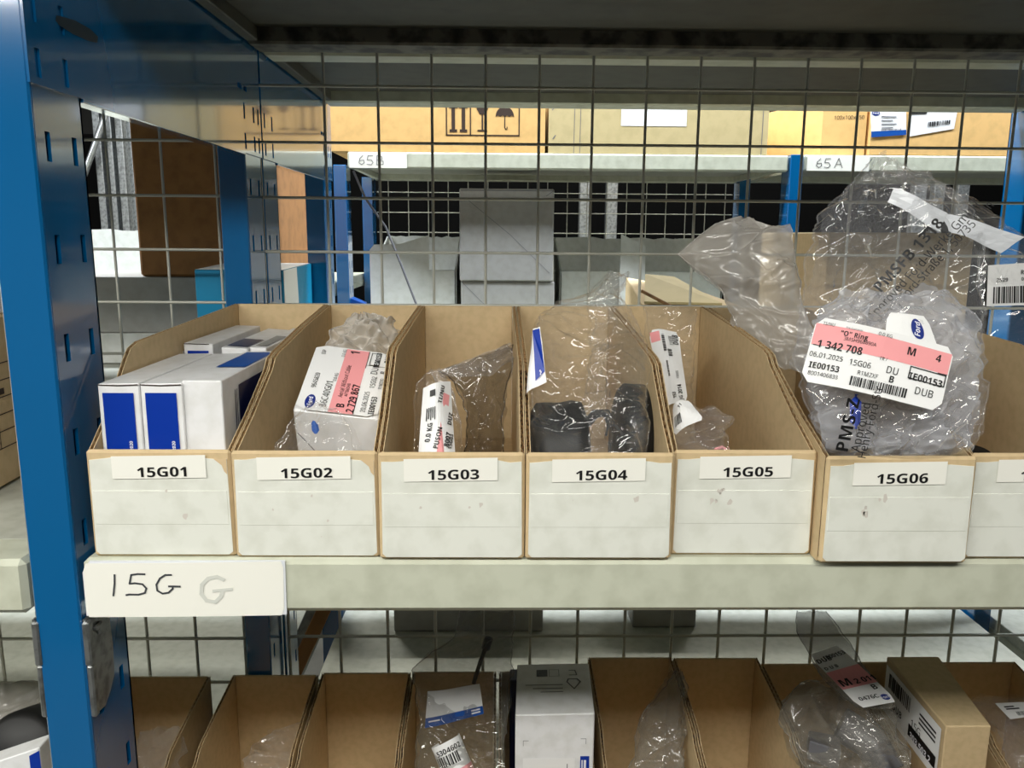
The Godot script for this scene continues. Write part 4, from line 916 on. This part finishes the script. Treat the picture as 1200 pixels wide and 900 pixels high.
	s = ST(); f = lift(d, 0.0006); W = d.w; H = d.h; shape(s, f, [Vector2(W * 0.25, H * 0.97), Vector2(W * 0.95, H * 0.97), Vector2(W * 0.97, H * 0.5), Vector2(W * 0.99, H * 0.18), Vector2(W * 0.50, H * 0.10), Vector2(W * 0.45, H * 0.5)]); obj("blue_band", s, M.box_blue, lab)
	s = ST(); f = lift(d, 0.0009)
	for k in 6: shape(s, f, oval(W * (0.72 + 0.09 * cos(TAU * k / 6)), H * (0.20 + 0.035 * sin(TAU * k / 6)), W * 0.04, H * 0.016, 8))
	obj("white_ring", s, M.white_ink, lab)
	d = sheet(at(708, 494, -0.020), at(736, 494, -0.020), at(740, 530, -0.014), at(710, 530, -0.014))
	s = ST(); f = lift(d, 0.0); W = d.w; H = d.h; stroke(s, f, [Vector2(W * 0.05, H * 0.55), Vector2(W * 0.15, H * 0.85), Vector2(W * 0.45, H * 0.9), Vector2(W * 0.75, H * 0.55)], 0.0016); letter(s, f, "Δ", W * 0.5, H * 0.42, H * 0.20, true); letter(s, f, "T", W * 0.20, H * 0.2, H * 0.22, true); letter(s, f, "O", W * 0.62, H * 0.16, H * 0.2, true); obj("printed_marks", s, M.ink, t)
	# --- 15G05: a hanging bag with a long label and a crumpled bag with a paper
	t = thing("plastic_bag", "tall clear bag with a long white DUB label, left side of the bin marked 15G05", "plastic bag", Vector3(0.215, 0.003, -0.19))
	film("film", t, [[[752, 358, -0.235], [756, 385, -0.22], [764, 420, -0.19], [776, 470, -0.15], [790, 520, -0.11]], [[814, 360, -0.235], [813, 400, -0.22], [811, 440, -0.19], [812, 480, -0.16], [812, 520, -0.12]]], M.film, 0.010, 0.003, 51, 0.002, 0.0167)
	d = sheet(at(760, 388, -0.205), at(795, 390, -0.205), at(806, 472, -0.140), at(778, 478, -0.130), 0.003, 0.0008)
	lab = paper("parts_label", t, d, M.paper, "long white label", 0.03, 8, 12)
	s = ST(); f = lift(d, 0.0006); W = d.w; H = d.h
	for q in [["DUB", 0.84, 0.87, 0.058, true], ["11859", 0.66, 0.84, 0.040, false], ["BUB", 0.56, 0.66, 0.042, true], ["15G05", 0.70, 0.36, 0.03, false], ["JG 2014", 0.72, 0.13, 0.045, true], ["153", 0.45, 0.10, 0.04, true]]: letter(s, f, q[0], W * q[1], H * q[2], H * q[3], q[4], 0.9, 0, PI / 2)
	bars(s, func(u: float, v: float) -> Vector3: return f.call(v, u), H * 0.35, W * 0.36, H * 0.55, W * 0.42, 16); bars(s, func(u: float, v: float) -> Vector3: return f.call(v, u), H * 0.68, W * 0.34, H * 0.93, W * 0.44, 16)
	obj("print", s, M.ink, lab)
	s = ST(); patch(s, lift(d, 0.0004), W * 0.02, H * 0.83, W * 0.30, H * 0.97); obj("pink_band", s, M.pink, lab)
	t = thing("plastic_bag", "crumpled clear bag with a curled white paper at the front of the bin marked 15G05", "plastic bag", Vector3(0.215, 0.003, -0.06))
	film("film", t, [[[800, 474, -0.070], [785, 490, -0.058], [786, 510, -0.045], [794, 540, -0.035], [800, 590, -0.02]], [[838, 480, -0.078], [850, 492, -0.066], [845, 510, -0.050], [853, 535, -0.035], [850, 590, -0.02]]], M.film_grey, 0.014, 0.005, 53, 0.0015, 0.0111)
	d = sheet(at(788, 476, -0.060), at(808, 470, -0.060), at(825, 492, -0.046), at(790, 512, -0.042), 0.004, 0.0008)
	lab = paper("curled_paper", t, d, M.paper, "", 0.06, 8, 8)
	s = ST(); f = lift(d, 0.0006); W = d.w; H = d.h; letter(s, f, "11", W * 0.36, H * 0.80, H * 0.12, true, 1.0, 0, 0.5); bars(s, f, W * 0.06, H * 0.22, W * 0.34, H * 0.58, 10); obj("print", s, M.ink, lab)
	s = ST(true); tube(s, [at(838, 527, -0.04), at(846, 524, -0.045), at(853, 529, -0.04)], 0.0012); obj("red_cord", s, M.pink, t)
	big_bag()

func big_bag() -> void:
	# --- 15G06: a big clear bag with a label that stands out of the bin, a milky bag beside it
	var t := thing("plastic_bag", "milky grey plastic bag fanning out left of the big clear bag", "plastic bag", Vector3(0.27, 0.09, -0.14))
	film("film", t, [[[868, 256, -0.215], [838, 264, -0.215], [812, 282, -0.213], [797, 296, -0.210], [818, 316, -0.207], [845, 340, -0.205], [858, 375, -0.20], [872, 405, -0.19], [890, 425, -0.18]], [[874, 257, -0.215], [882, 262, -0.213], [905, 270, -0.210], [925, 265, -0.20], [932, 300, -0.19], [936, 330, -0.18], [945, 370, -0.17], [955, 410, -0.16], [965, 440, -0.15]]], M.film_milky, 0.008, 0.0045, 61, 0.0018, 0.030)
	t = thing("plastic_bag", "large clear printed bag with a pink and white label, standing in the bin 15G06", "plastic bag", Vector3(0.33, 0.05, -0.03))
	var L := [[1022, 188, -0.105], [1004, 208, -0.100], [982, 222, -0.096], [962, 252, -0.088], [948, 290, -0.076], [940, 330, -0.060], [932, 380, -0.040], [929, 420, -0.022], [938, 460, -0.008], [950, 500, 0.0], [962, 528, 0.001], [985, 560, -0.035], [1000, 610, -0.045]]
	var R := [[1030, 186, -0.105], [1060, 196, -0.102], [1100, 215, -0.098], [1135, 245, -0.090], [1148, 285, -0.078], [1150, 330, -0.062], [1152, 380, -0.042], [1156, 420, -0.022], [1150, 460, -0.008], [1146, 500, 0.0], [1132, 528, 0.001], [1105, 560, -0.035], [1095, 610, -0.045]]
	film("film", t, [L, R], M.film_grey, 0.018, 0.0072, 71, 0.0013, 0.019)
	film("inner_bag", t, [[[985, 345, -0.066], [955, 372, -0.052], [945, 400, -0.042], [944, 440, -0.028], [952, 490, -0.018], [966, 528, -0.012], [990, 570, -0.04]], [[1085, 340, -0.066], [1120, 352, -0.058], [1138, 385, -0.046], [1146, 430, -0.030], [1140, 490, -0.018], [1126, 528, -0.012], [1100, 570, -0.04]]], M.film_cloudy, 0.006, 0.0075, 75, 0.0013, 0.014)
	film("loose_wing", t, [[[1096, 214, -0.096], [1120, 240, -0.090], [1140, 275, -0.082], [1146, 330, -0.070]], [[1130, 234, -0.094], [1200, 278, -0.090], [1225, 300, -0.088], [1200, 335, -0.082]]], M.film, 0.004, 0.004, 73, 0.0016, 0.024)
	var d := sheet(at(1048, 220, -0.080), at(1110, 250, -0.074), at(1100, 272, -0.070), at(1040, 237, -0.076), 0.002, 0.001)
	paper("white_strip", t, d, M.film_white, "white strip across the top of the bag", 0.0, 8, 4)
	d = sheet(at(1102, 249, -0.074), at(1200, 278, -0.078), at(1172, 297, -0.074), at(1112, 272, -0.070), 0.003, 0.0015)
	paper("white_strip", t, d, M.film_white, "white strip across the top of the bag", 0.0, 8, 4)
	# label
	d = sheet(at(958, 371, -0.016), at(1119, 409, -0.004), at(1101, 483, 0.016), at(937, 446, 0.006), 0.003, 0.0004)
	var W: float = d.w; var H: float = d.h
	var back := sheet(at(1040, 366, -0.020), at(1086, 371, -0.018), at(1102, 415, -0.008), at(1036, 406, -0.010), 0.001)
	var flap := paper("badge_label", t, back, M.paper, "white label corner with a blue oval", 0.1, 6, 5)
	badge(flap, back, back.w * 0.66, back.h * 0.60, 0.0040, 0.0068, 1.35)
	var lab := paper("parts_label", t, d, M.paper, "white label with a pink band", 0.10)
	var s := ST(); patch(s, lift(d, 0.0003), 0.0005, H * 0.57, W * 0.99, H * 0.90, 8); obj("pink_band", s, M.pink, lab)
	s = ST(); var f := lift(d, 0.0006)
	for q in [["TI/NU", 0.09, 0.91, 0.05, false], ["Pre Customer", 0.27, 0.905, 0.030, false], ["\"O\" Ring", 0.28, 0.81, 0.075, true], ["0.0 KG", 0.49, 0.92, 0.055, false], ["M", 0.70, 0.77, 0.125, true], ["4", 0.90, 0.78, 0.115, true], ["3M5H968890A", 0.33, 0.735, 0.055, false], ["1 342 708", 0.205, 0.59, 0.115, true], ["FR /", 0.52, 0.555, 0.05, false], ["06.01.2025", 0.13, 0.42, 0.075, false], ["15G06", 0.37, 0.41, 0.085, false], ["IE00153", 0.135, 0.255, 0.090, true], ["8001406833", 0.14, 0.135, 0.060, false], ["R1MZXF", 0.44, 0.275, 0.065, false], ["DU", 0.60, 0.415, 0.105, false], ["B", 0.61, 0.285, 0.100, true], ["IE00153", 0.845, 0.405, 0.105, true], ["DUB", 0.855, 0.215, 0.110, false]]:
		letter(s, f, q[0], W * q[1], H * q[2], H * q[3], q[4], 0.86, 0, 0.0, true)
	frame(s, f, W * 0.715, H * 0.365, W * 0.985, H * 0.555, 0.0007); patch(s, f, W * 0.02, H * 0.560, W * 0.985, H * 0.572); bars(s, f, W * 0.33, H * 0.065, W * 0.735, H * 0.205, 34)
	obj("print", s, M.ink, lab)
	# printing on the film
	var rows := [["PMSFB 1318", 1060, 296, 0.0072, true, 1.02, -0.052], ["Approved Ford-Werke GmbH", 1076, 304, 0.0056, false, 0.95, -0.050], ["Henry-Ford-Straße 1, 50735 Köln", 1090, 306, 0.0054, false, 0.9, -0.049]]
	s = ST()
	for q in rows:
		var o := at(q[1], q[2], q[6]); var ang := 0.92
		var x := Vector3(cos(ang), sin(ang), 0.15 * sin(ang)).normalized(); var y := Vector3(-sin(ang), cos(ang), -0.25).normalized()
		letter(s, flat(o, x, y), q[0], 0.0, -0.003, q[3], q[4], q[5], 0, 0.0, true)
	for q in [["PMS-Z", 988, 497, 0.0074, true, 1.1], ["Approved", 1003, 500, 0.0052, false, 0.95], ["Henry-Ford-Str", 1014, 494, 0.0050, false, 0.95]]:
		var o := at(q[1], q[2], 0.023); var ang := 1.42
		letter(s, flat(o, Vector3(cos(ang), sin(ang), 0), Vector3(-sin(ang), cos(ang), 0)), q[0], 0.0, -0.003, q[3], q[4], q[5], 0, 0.0, true)
	obj("film_lettering", s, M.ink, t)
	d = sheet(at(996, 462, 0.002), at(1010, 463, 0.002), at(1008, 503, 0.014), at(996, 503, 0.014), 0.001)
	paper("blue_mark", t, d, M.box_blue, "small blue mark under the label", 0.2, 3, 5)
	s = ST(true); lathe(s, [Vector2(0.001, -0.008), Vector2(0.012, -0.008), Vector2(0.0155, -0.004), Vector2(0.0155, 0.004), Vector2(0.012, 0.008), Vector2(0.001, 0.008)], Transform3D(Basis(Vector3.RIGHT, 0.5), at(1141, 545, -0.055)))
	tag(obj("black_part", s, M.rubber), "round black part low in the bin at the right edge", "rubber part")
	# a labelled bag behind, at the right edge
	t = thing("labelled_bag", "clear bag with a bar code label behind the big bag, at the right edge", "plastic bag", Vector3(0.50, 0.09, -0.2))
	film("film", t, [[[1150, 296, -0.20], [1146, 330, -0.198], [1148, 362, -0.19], [1152, 420, -0.17]], [[1240, 300, -0.20], [1262, 330, -0.198], [1264, 362, -0.19], [1262, 420, -0.17]]], M.film, 0.008, 0.003, 81, 0.003, 0.025)
	d = sheet(at(1158, 311, -0.188), at(1238, 306, -0.188), at(1240, 357, -0.180), at(1156, 359, -0.180), 0.001)
	lab = paper("bar_code_label", t, d, M.paper, "", 0.0, 4, 4)
	s = ST(); f = lift(d, 0.0006); bars(s, f, d.w * 0.08, d.h * 0.06, d.w * 0.95, d.h * 0.46, 34); letter(s, f, "2529", d.w * 0.20, d.h * 0.62, d.h * 0.09, true); letter(s, f, "Rued", d.w * 0.56, d.h * 0.78, d.h * 0.10, true, 1.0, 0); letter(s, f, "0030", d.w * 0.54, d.h * 0.62, d.h * 0.08, true)
	obj("print", s, M.ink, lab)

# ---------------------------------------------------------------- the bottom row
func lower_level() -> void:
	var g := "unmarked cardboard bins in the bottom row"
	var y := -0.4298
	var zb := -0.387
	var list := [[-0.350, -0.252, "cardboard bin at the left end of the bottom row, beside the blue front upright", 0.123], [-0.2255, -0.1265, "unmarked cardboard bin below the handwritten 15G card, with a clear bag", 0.1245], [-0.1215, -0.0185, "empty cardboard bin in the bottom row, left of the tall tagged bag", 0.127], [-0.0165, 0.0815, "cardboard bin in the bottom row holding the tall bag with a blue banded tag", 0.128], [0.0845, 0.1815, "cardboard bin in the bottom row holding the upright white carton", 0.128], [0.1885, 0.2865, "cardboard bin in the bottom row just right of the white carton", 0.1455], [0.2885, 0.388, "empty cardboard bin in the bottom row, fourth from its right end", 0.1445], [0.3920, 0.4905, "cardboard bin in the bottom row holding the bag with a pink banded tag", 0.137], [0.4935, 0.592, "cardboard bin in the bottom row holding the brown labelled carton", 0.139], [0.5955, 0.695, "cardboard bin in the bottom row at the right edge", 0.1385]]
	for k in list.size():
		var q: Array = list[k]
		var b := bin(q[2], g, q[0], q[1], y, zb + 0.298, zb, 0.068, q[3], Vector2(-0.270, q[3] - 0.016), Vector2(-0.268, q[3] - 0.018), "", false)
	var t := thing("plastic_bag", "crumpled clear bag in the leftmost bin of the bottom row", "plastic bag", Vector3(-0.3, y + 0.004, -0.28))
	film("film", t, [[[165, 856, -0.30], [158, 870, -0.29], [150, 900, -0.27], [150, 960, -0.25]], [[212, 852, -0.31], [214, 870, -0.30], [205, 900, -0.27], [200, 960, -0.25]]], M.film_grey, 0.014, 0.010, 91, 0.002, 0.0143)
	t = thing("plastic_bag", "clear bag slanting across the bin below the handwritten 15G card", "plastic bag", Vector3(-0.18, y + 0.004, -0.28))
	film("film", t, [[[352, 846, -0.345], [320, 856, -0.33], [295, 872, -0.31], [283, 900, -0.28], [280, 950, -0.25]], [[366, 850, -0.345], [362, 866, -0.33], [352, 885, -0.31], [340, 905, -0.28], [335, 950, -0.25]]], M.film_grey, 0.010, 0.009, 93, 0.002, 0.0143)
	# tall bag with a tag, a stick and a rolled label
	t = thing("plastic_bag", "tall clear bag with a blue banded white tag, reaching up to the 15G shelf", "plastic bag", Vector3(0.03, y + 0.004, -0.27))
	film("film", t, [[[540, 716, -0.30], [534, 745, -0.295], [505, 765, -0.29], [481, 783, -0.285], [487, 810, -0.27], [490, 850, -0.25], [490, 900, -0.22], [490, 950, -0.20]], [[600, 716, -0.30], [600, 745, -0.295], [598, 790, -0.285], [596, 825, -0.27], [590, 860, -0.25], [590, 900, -0.22], [588, 950, -0.20]]], M.film_smoky, 0.014, 0.0055, 95, 0.002, 0.0222)
	var d := sheet(at(501, 810, -0.258), at(562, 801, -0.258), at(567, 836, -0.250), at(498, 853, -0.250), 0.003, 0.001)
	var tagp := paper("white_tag", t, d, M.paper, "white tag with a blue foot", 0.0, 10, 5)
	var s := ST(); patch(s, lift(d, 0.0004), 0.0, 0.0, d.w, d.h * 0.27, 10); obj("blue_foot", s, M.label_blue, tagp)
	s = ST(); var f := lift(d, 0.0008)
	for k in 2: patch(s, f, d.w * 0.80, d.h * (0.08 + 0.09 * k), d.w * 0.95, d.h * (0.13 + 0.09 * k))
	patch(s, f, d.w * 0.06, d.h * 0.14, d.w * 0.26, d.h * 0.18); obj("white_print", s, M.white_ink, tagp)
	s = ST(true); tube(s, [at(555, 801, -0.285), at(563, 775, -0.288), at(570, 757, -0.290)], 0.0022); tube(s, [at(569, 760, -0.290), at(573, 748, -0.290)], 0.0046); obj("dark_stick", s, M.black, t)
	# rolled label at the foot
	s = ST(true)
	var a := at(522, 868, -0.232); var b := at(560, 960, -0.20); var ax := (b - a).normalized(); var rx := ax.cross(Vector3(0, 0, 1)).normalized(); var rz := rx.cross(ax)
	var roll := func(u: float, v: float) -> Vector3: return a + ax * (0.055 - v) + (rx * -sin(u / 0.0145) + rz * cos(u / 0.0145)) * 0.0150
	var rolled := func(off: float) -> Callable: return func(u: float, v: float) -> Vector3: return a + ax * (0.055 - v) + (rx * -sin(u / 0.0145) + rz * cos(u / 0.0145)) * (0.0148 + off)
	for k in 16: quad(s, roll.call(-0.034 + k * 0.00425, 0.0), roll.call(-0.034 + (k + 1) * 0.00425, 0.0), roll.call(-0.034 + (k + 1) * 0.00425, 0.055), roll.call(-0.034 + k * 0.00425, 0.055))
	var lab := obj("rolled_label", s, M.paper, t, "white bar code label rolled round the part")
	s = ST(); patch(s, rolled.call(0.0004), -0.026, 0.008, 0.026, 0.028, 12); obj("pink_band", s, M.pink, lab)
	s = ST(); f = rolled.call(0.0008); bars(s, f, -0.012, 0.034, 0.012, 0.044, 18); letter(s, f, "5304602", 0.004, 0.0475, 0.0048, true); letter(s, f, "SPARK PLUG", 0.004, 0.022, 0.0036, true); letter(s, f, "1", -0.011, 0.029, 0.0044, true); obj("print", s, M.ink, lab)
	# upright white carton
	var c := []
	var p0 := at(604, 838, -0.225); var p1 := at(697, 836, -0.225); var q0 := at(606, 800, -0.318); var q1 := at(689, 797, -0.318)
	q0.y = p0.y; q1.y = p1.y
	for k in 8:
		var p: Vector3 = [q0, q1][k & 1] if k & 4 == 0 else [p0, p1][k & 1]
		c.append(Vector3(p.x, p.y if k & 2 else y + 0.0035, p.z))
	t = carton("white_carton", "upright white carton with recycling marks on its lid, bottom row", c, M.carton, "carton", "", 0.0010)
	f = top_of(c, 0.0005); s = ST(); var w: float = c[6].distance_to(c[7]); var h: float = c[6].distance_to(c[2])
	var ux := 1.0
	patch(s, f, w * 0.27, h * 0.72, w * 0.42, h * 0.86); frame(s, f, w * 0.44, h * 0.72, w * 0.58, h * 0.86, 0.0005)
	for k in 3: patch(s, f, w * (0.12 + 0.10 * k), h * (0.54 - 0.07 * k), w * 0.62, h * (0.555 - 0.07 * k))
	stroke(s, f, [Vector2(w * 0.70, h * 0.66), Vector2(w * 0.82, h * 0.66), Vector2(w * 0.86, h * 0.60), Vector2(w * 0.77, h * 0.46), Vector2(w * 0.68, h * 0.60), Vector2(w * 0.70, h * 0.66)], 0.0014); stroke(s, f, [Vector2(w * 0.72, h * 0.74), Vector2(w * 0.82, h * 0.74), Vector2(w * 0.80, h * 0.84), Vector2(w * 0.72, h * 0.84)], 0.0012)
	obj("printed_marks", s, M.grey_ink, t)
	f = front_of(c, 0.0005); h = c[4].distance_to(c[6]); w = c[4].distance_to(c[5])
	s = ST(); patch(s, f, w * 0.10, h - 0.115, w * 0.76, h - 0.046); obj("white_label", s, M.paper, t)
	s = ST(); patch(s, f, w * 0.83, h - 0.120, w * 0.945, h - 0.044); obj("blue_tab", s, M.box_blue, t)
	s = ST(); frame(s, front_of(c, 0.0008), w * 0.66, h - 0.100, w * 0.67, h - 0.052, 0.0005); patch(s, f, w * 0.10, h - 0.0275, w * 0.17, h - 0.0270); patch(s, f, w * 0.10, h - 0.033, w * 0.105, h - 0.027); patch(s, f, w * 0.83, h - 0.0255, w * 0.90, h - 0.025); patch(s, f, w * 0.895, h - 0.031, w * 0.90, h - 0.025); obj("thin_print", s, M.grey_ink, t)
	s = ST(); patch(s, front_of(c, 0.0009), w * 0.845, h - 0.075, w * 0.862, h - 0.048); patch(s, front_of(c, 0.0009), w * 0.875, h - 0.070, w * 0.905, h - 0.048); obj("white_print", s, M.white_ink, t)
	var nv := block(Vector3(0.097, y + 0.0035, -0.362), Vector3(0.152, -0.2845, -0.338))
	t = carton("navy_box", "dark navy box standing behind the upright white carton", nv, M.navy, "box", "", 0.001)
	# bag in the sixth bin
	t = thing("plastic_bag", "greyish clear bag with a pointed top, right of the upright white carton", "plastic bag", Vector3(0.24, y + 0.004, -0.27))
	film("film", t, [[[790, 786, -0.33], [772, 808, -0.32], [755, 836, -0.30], [746, 870, -0.28], [738, 905, -0.26], [736, 960, -0.23]], [[799, 786, -0.33], [802, 815, -0.32], [803, 840, -0.30], [800, 870, -0.28], [800, 905, -0.26], [796, 960, -0.23]]], M.film_dusty, 0.010, 0.008, 97, 0.002, 0.0222)
	# bag with a label in the eighth bin
	t = thing("plastic_bag", "bulky clear bag with grey wrapped parts in the bottom row, right", "plastic bag", Vector3(0.40, y + 0.004, -0.24))
	film("film", t, [[[958, 798, -0.29], [940, 800, -0.285], [920, 822, -0.275], [918, 850, -0.26], [930, 880, -0.24], [945, 915, -0.22], [950, 960, -0.20]], [[985, 806, -0.29], [1010, 820, -0.285], [1040, 832, -0.275], [1052, 855, -0.26], [1062, 885, -0.24], [1066, 915, -0.22], [1066, 960, -0.20]]], M.film_dusty, 0.024, 0.011, 99, 0.002, 0.025)
	s = ST(); hexa(s, [at(945, 872, -0.27), at(980, 880, -0.27), at(948, 856, -0.27), at(984, 862, -0.27), at(946, 890, -0.23), at(982, 905, -0.23), at(949, 868, -0.23), at(986, 880, -0.23)], 0.001); obj("grey_part", s, M.grey_wrap, t)
	s = ST(true); tube(s, [at(985, 848, -0.27), at(1020, 870, -0.255), at(1040, 905, -0.235)], 0.018, 12); obj("grey_roll", s, M.grey_wrap, t)
	t = thing("tagged_bag", "clear sleeve with a pink banded tag slanting up to the 15G shelf", "plastic bag", Vector3(0.40, y + 0.12, -0.25))
	film("film", t, [[[935, 716, -0.285], [934, 740, -0.28], [948, 765, -0.27], [960, 790, -0.262], [985, 815, -0.25], [1005, 830, -0.24]], [[968, 716, -0.285], [985, 742, -0.28], [1003, 765, -0.27], [1018, 790, -0.262], [1040, 815, -0.25], [1050, 830, -0.24]]], M.film_dusty, 0.004, 0.003, 101, 0.002, 0.026)
	d = sheet(at(948, 768, -0.259), at(982, 756, -0.264), at(1052, 822, -0.232), at(1008, 830, -0.228), 0.001, 0.0006)
	lab = paper("slanting_tag", t, d, M.paper, "white tag with a pink band", 0.04, 12, 8)
	s = ST(); patch(s, lift(d, 0.0004), 0.0, d.h * 0.34, d.w, d.h * 0.66, 8); obj("pink_band", s, M.pink, lab)
	s = ST(); f = lift(d, 0.0008)
	for q in [["DUB", 0.25, 0.86, 0.07], ["IE00153", 0.62, 0.88, 0.06], ["M", 0.22, 0.44, 0.12], ["2 011", 0.76, 0.42, 0.08], ["B", 0.80, 0.28, 0.08], ["0476C", 0.42, 0.14, 0.06], ["D U B", 0.25, 0.72, 0.05]]: letter(s, f, q[0], d.w * q[1], d.h * q[2], d.h * q[3], true, 1.2)
	obj("print", s, M.ink, lab)
	badge(lab, d, d.w * 0.82, d.h * 0.10, d.w * 0.11, d.h * 0.05)
	# brown carton with a label on its side
	c = []
	var fl := at(1109, 851, -0.215); var fr := at(1162, 850, -0.215)
	for k in 8:
		var p := fr if k & 1 else fl
		if k & 4 == 0: p = at(1098, 789, -0.345) if k & 1 else at(1037, 790, -0.345)
		c.append(Vector3(p.x, (fl.y if k & 2 else y + 0.0035), p.z))
	t = carton("brown_carton", "brown cardboard carton with a white label on its side, bottom row", c, M.card, "carton", "", 0.0012)
	var ff: Vector3 = c[4]; var fb: Vector3 = c[0]; var zx := (ff - fb).normalized(); var nn := zx.cross(Vector3.UP).normalized()
	if nn.x > 0: nn = -nn
	var o := fb - Vector3(0, 0, 0); o.y = c[2].y - 0.062; o += nn * 0.0009 + zx * 0.004
	var len := ff.distance_to(fb)
	d = {"w": len - 0.010, "h": 0.055, "n": nn, "f": func(u: float, v: float, off := 0.0) -> Vector3: return o + zx * u + Vector3.UP * v + nn * off}
	lab = paper("side_label", t, d, M.paper, "white label", 0.0, 2, 2)
	s = ST(); f = lift(d, 0.0006); W_print(s, f, d.w, d.h); obj("print", s, M.ink, lab)
	s = ST(); letter(s, lift(d, 0.0010), "303 503 2", d.w * 0.72, d.h * 0.215, d.h * 0.13, true); obj("white_print", s, M.white_ink, lab)
	# right edge
	t = thing("plastic_bag", "clear bag with a white tag at the right end of the bottom row", "plastic bag", Vector3(0.63, y + 0.004, -0.28))
	film("film", t, [[[1145, 816, -0.33], [1134, 826, -0.32], [1150, 845, -0.30], [1170, 870, -0.28], [1180, 910, -0.25]], [[1262, 820, -0.33], [1280, 830, -0.32], [1290, 850, -0.30], [1290, 880, -0.28], [1290, 910, -0.25]]], M.film_grey, 0.016, 0.009, 103, 0.0025, 0.0222)
	d = sheet(at(1166, 824, -0.30), at(1215, 822, -0.30), at(1222, 838, -0.29), at(1184, 843, -0.29), 0.001)
	lab = paper("white_tag", t, d, M.paper, "", 0.0, 4, 3)
	s = ST(); for k in 2: patch(s, lift(d, 0.0006), d.w * 0.12, d.h * (0.56 + 0.14 * k), d.w * (0.46 - 0.1 * k), d.h * (0.64 + 0.14 * k))
	bars(s, lift(d, 0.0006), d.w * 0.3, d.h * 0.15, d.w * 0.7, d.h * 0.4, 10); obj("print", s, M.ink, lab)
func W_print(s: SurfaceTool, f: Callable, w: float, h: float) -> void:
	bars(s, f, w * 0.08, h * 0.60, w * 0.50, h * 0.90, 20); letter(s, f, "15G", w * 0.62, h * 0.46, h * 0.16, false); patch(s, f, w * 0.50, h * 0.16, w * 0.97, h * 0.40)
	for k in 3: patch(s, f, w * 0.66, h * (0.62 + 0.09 * k), w * 0.94, h * (0.66 + 0.09 * k)); 
	letter(s, f, "DUB", w * 0.28, h * 0.34, h * 0.14, true)

# ---------------------------------------------------------------- left of the front upright
func left_bay() -> void:
	var a := on_y(0, 572, 0.0004); var b := on_y(23, 559, 0.0004)
	var dir := (b - a).normalized(); a -= dir * 0.05; b += dir * 0.045
	var n := dir.cross(Vector3.UP).normalized()
	if n.x < 0: n = -n
	var h := 0.135
	var c := []
	for k in 8:
		var p := b if k & 4 == 0 else a
		if k & 1 == 0: p = p - n * 0.16
		c.append(Vector3(p.x, 0.0004 if k & 2 == 0 else h, p.z))
	var t := carton("printed_carton", "cardboard carton with a printed table of boxes, left of the front upright", c, M.card)
	var s := ST(); var f := flat(Vector3(a.x, 0.0, a.z) + n * 0.0006, dir, Vector3.UP)
	for k in 6: patch(s, f, 0.010, 0.030 + k * 0.0135, 0.20, 0.0309 + k * 0.0135)
	for k in 9: patch(s, f, 0.010 + k * 0.0235, 0.030, 0.0109 + k * 0.0235, 0.0975)
	for k in 2: patch(s, f, 0.052 + k * 0.03, 0.0865, 0.066 + k * 0.03, 0.0915); patch(s, f, 0.060 + k * 0.03, 0.0730, 0.070 + k * 0.03, 0.0780)
	obj("printed_table", s, M.brown_ink, t)
	s = ST(); box(s, Vector3(a.x - 0.20, h + 0.0005, a.z - 0.20), Vector3(a.x - 0.012, h + 0.05, a.z - 0.02), 0.001); tag(obj("carton", s, M.carton), "white carton on top of the printed carton at the left edge", "carton")
	# lower shelf
	t = thing("plastic_bag", "milky bag at the lower left corner, left of the blue front upright", "plastic bag", Vector3(-0.30, -0.425, -0.2))
	film("film", t, [[[-60, 806, -0.22], [-70, 830, -0.21], [-75, 870, -0.19], [-80, 930, -0.17]], [[46, 798, -0.24], [47, 815, -0.23], [40, 838, -0.21], [20, 880, -0.19]]], M.film_milky, 0.012, 0.004, 105, 0.003, 0.025)
	s = ST(true); lathe(s, [Vector2(0.001, -0.03), Vector2(0.028, -0.03), Vector2(0.034, -0.024), Vector2(0.034, 0.02), Vector2(0.028, 0.028), Vector2(0.001, 0.03)], Transform3D(Basis(Vector3.RIGHT, 1.2), at(40, 872, -0.20)))
	tag(obj("black_part", s, M.rubber), "round black part beside the blue front upright, lower left", "rubber part")
	var p0 := at(-40, 905, -0.14); var p1 := at(46, 876, -0.14)
	c = []
	for k in 8:
		var p := p1 if k & 1 else p0
		c.append(Vector3(p.x, p.y if k & 2 else -0.4296, p.z - (0.0 if k & 4 else 0.02)))
	t = carton("white_box", "white box with a blue end stripe at the lower left corner", c, M.carton, "box", "", 0.0008)
	s = ST(); f = front_of(c); var w: float = c[4].distance_to(c[5]); shape(s, f, [Vector2(w * 0.86, 0.0), Vector2(w, 0.0), Vector2(w, 0.2), Vector2(w * 0.86, 0.195)]); obj("blue_stripe", s, M.box_blue, t)
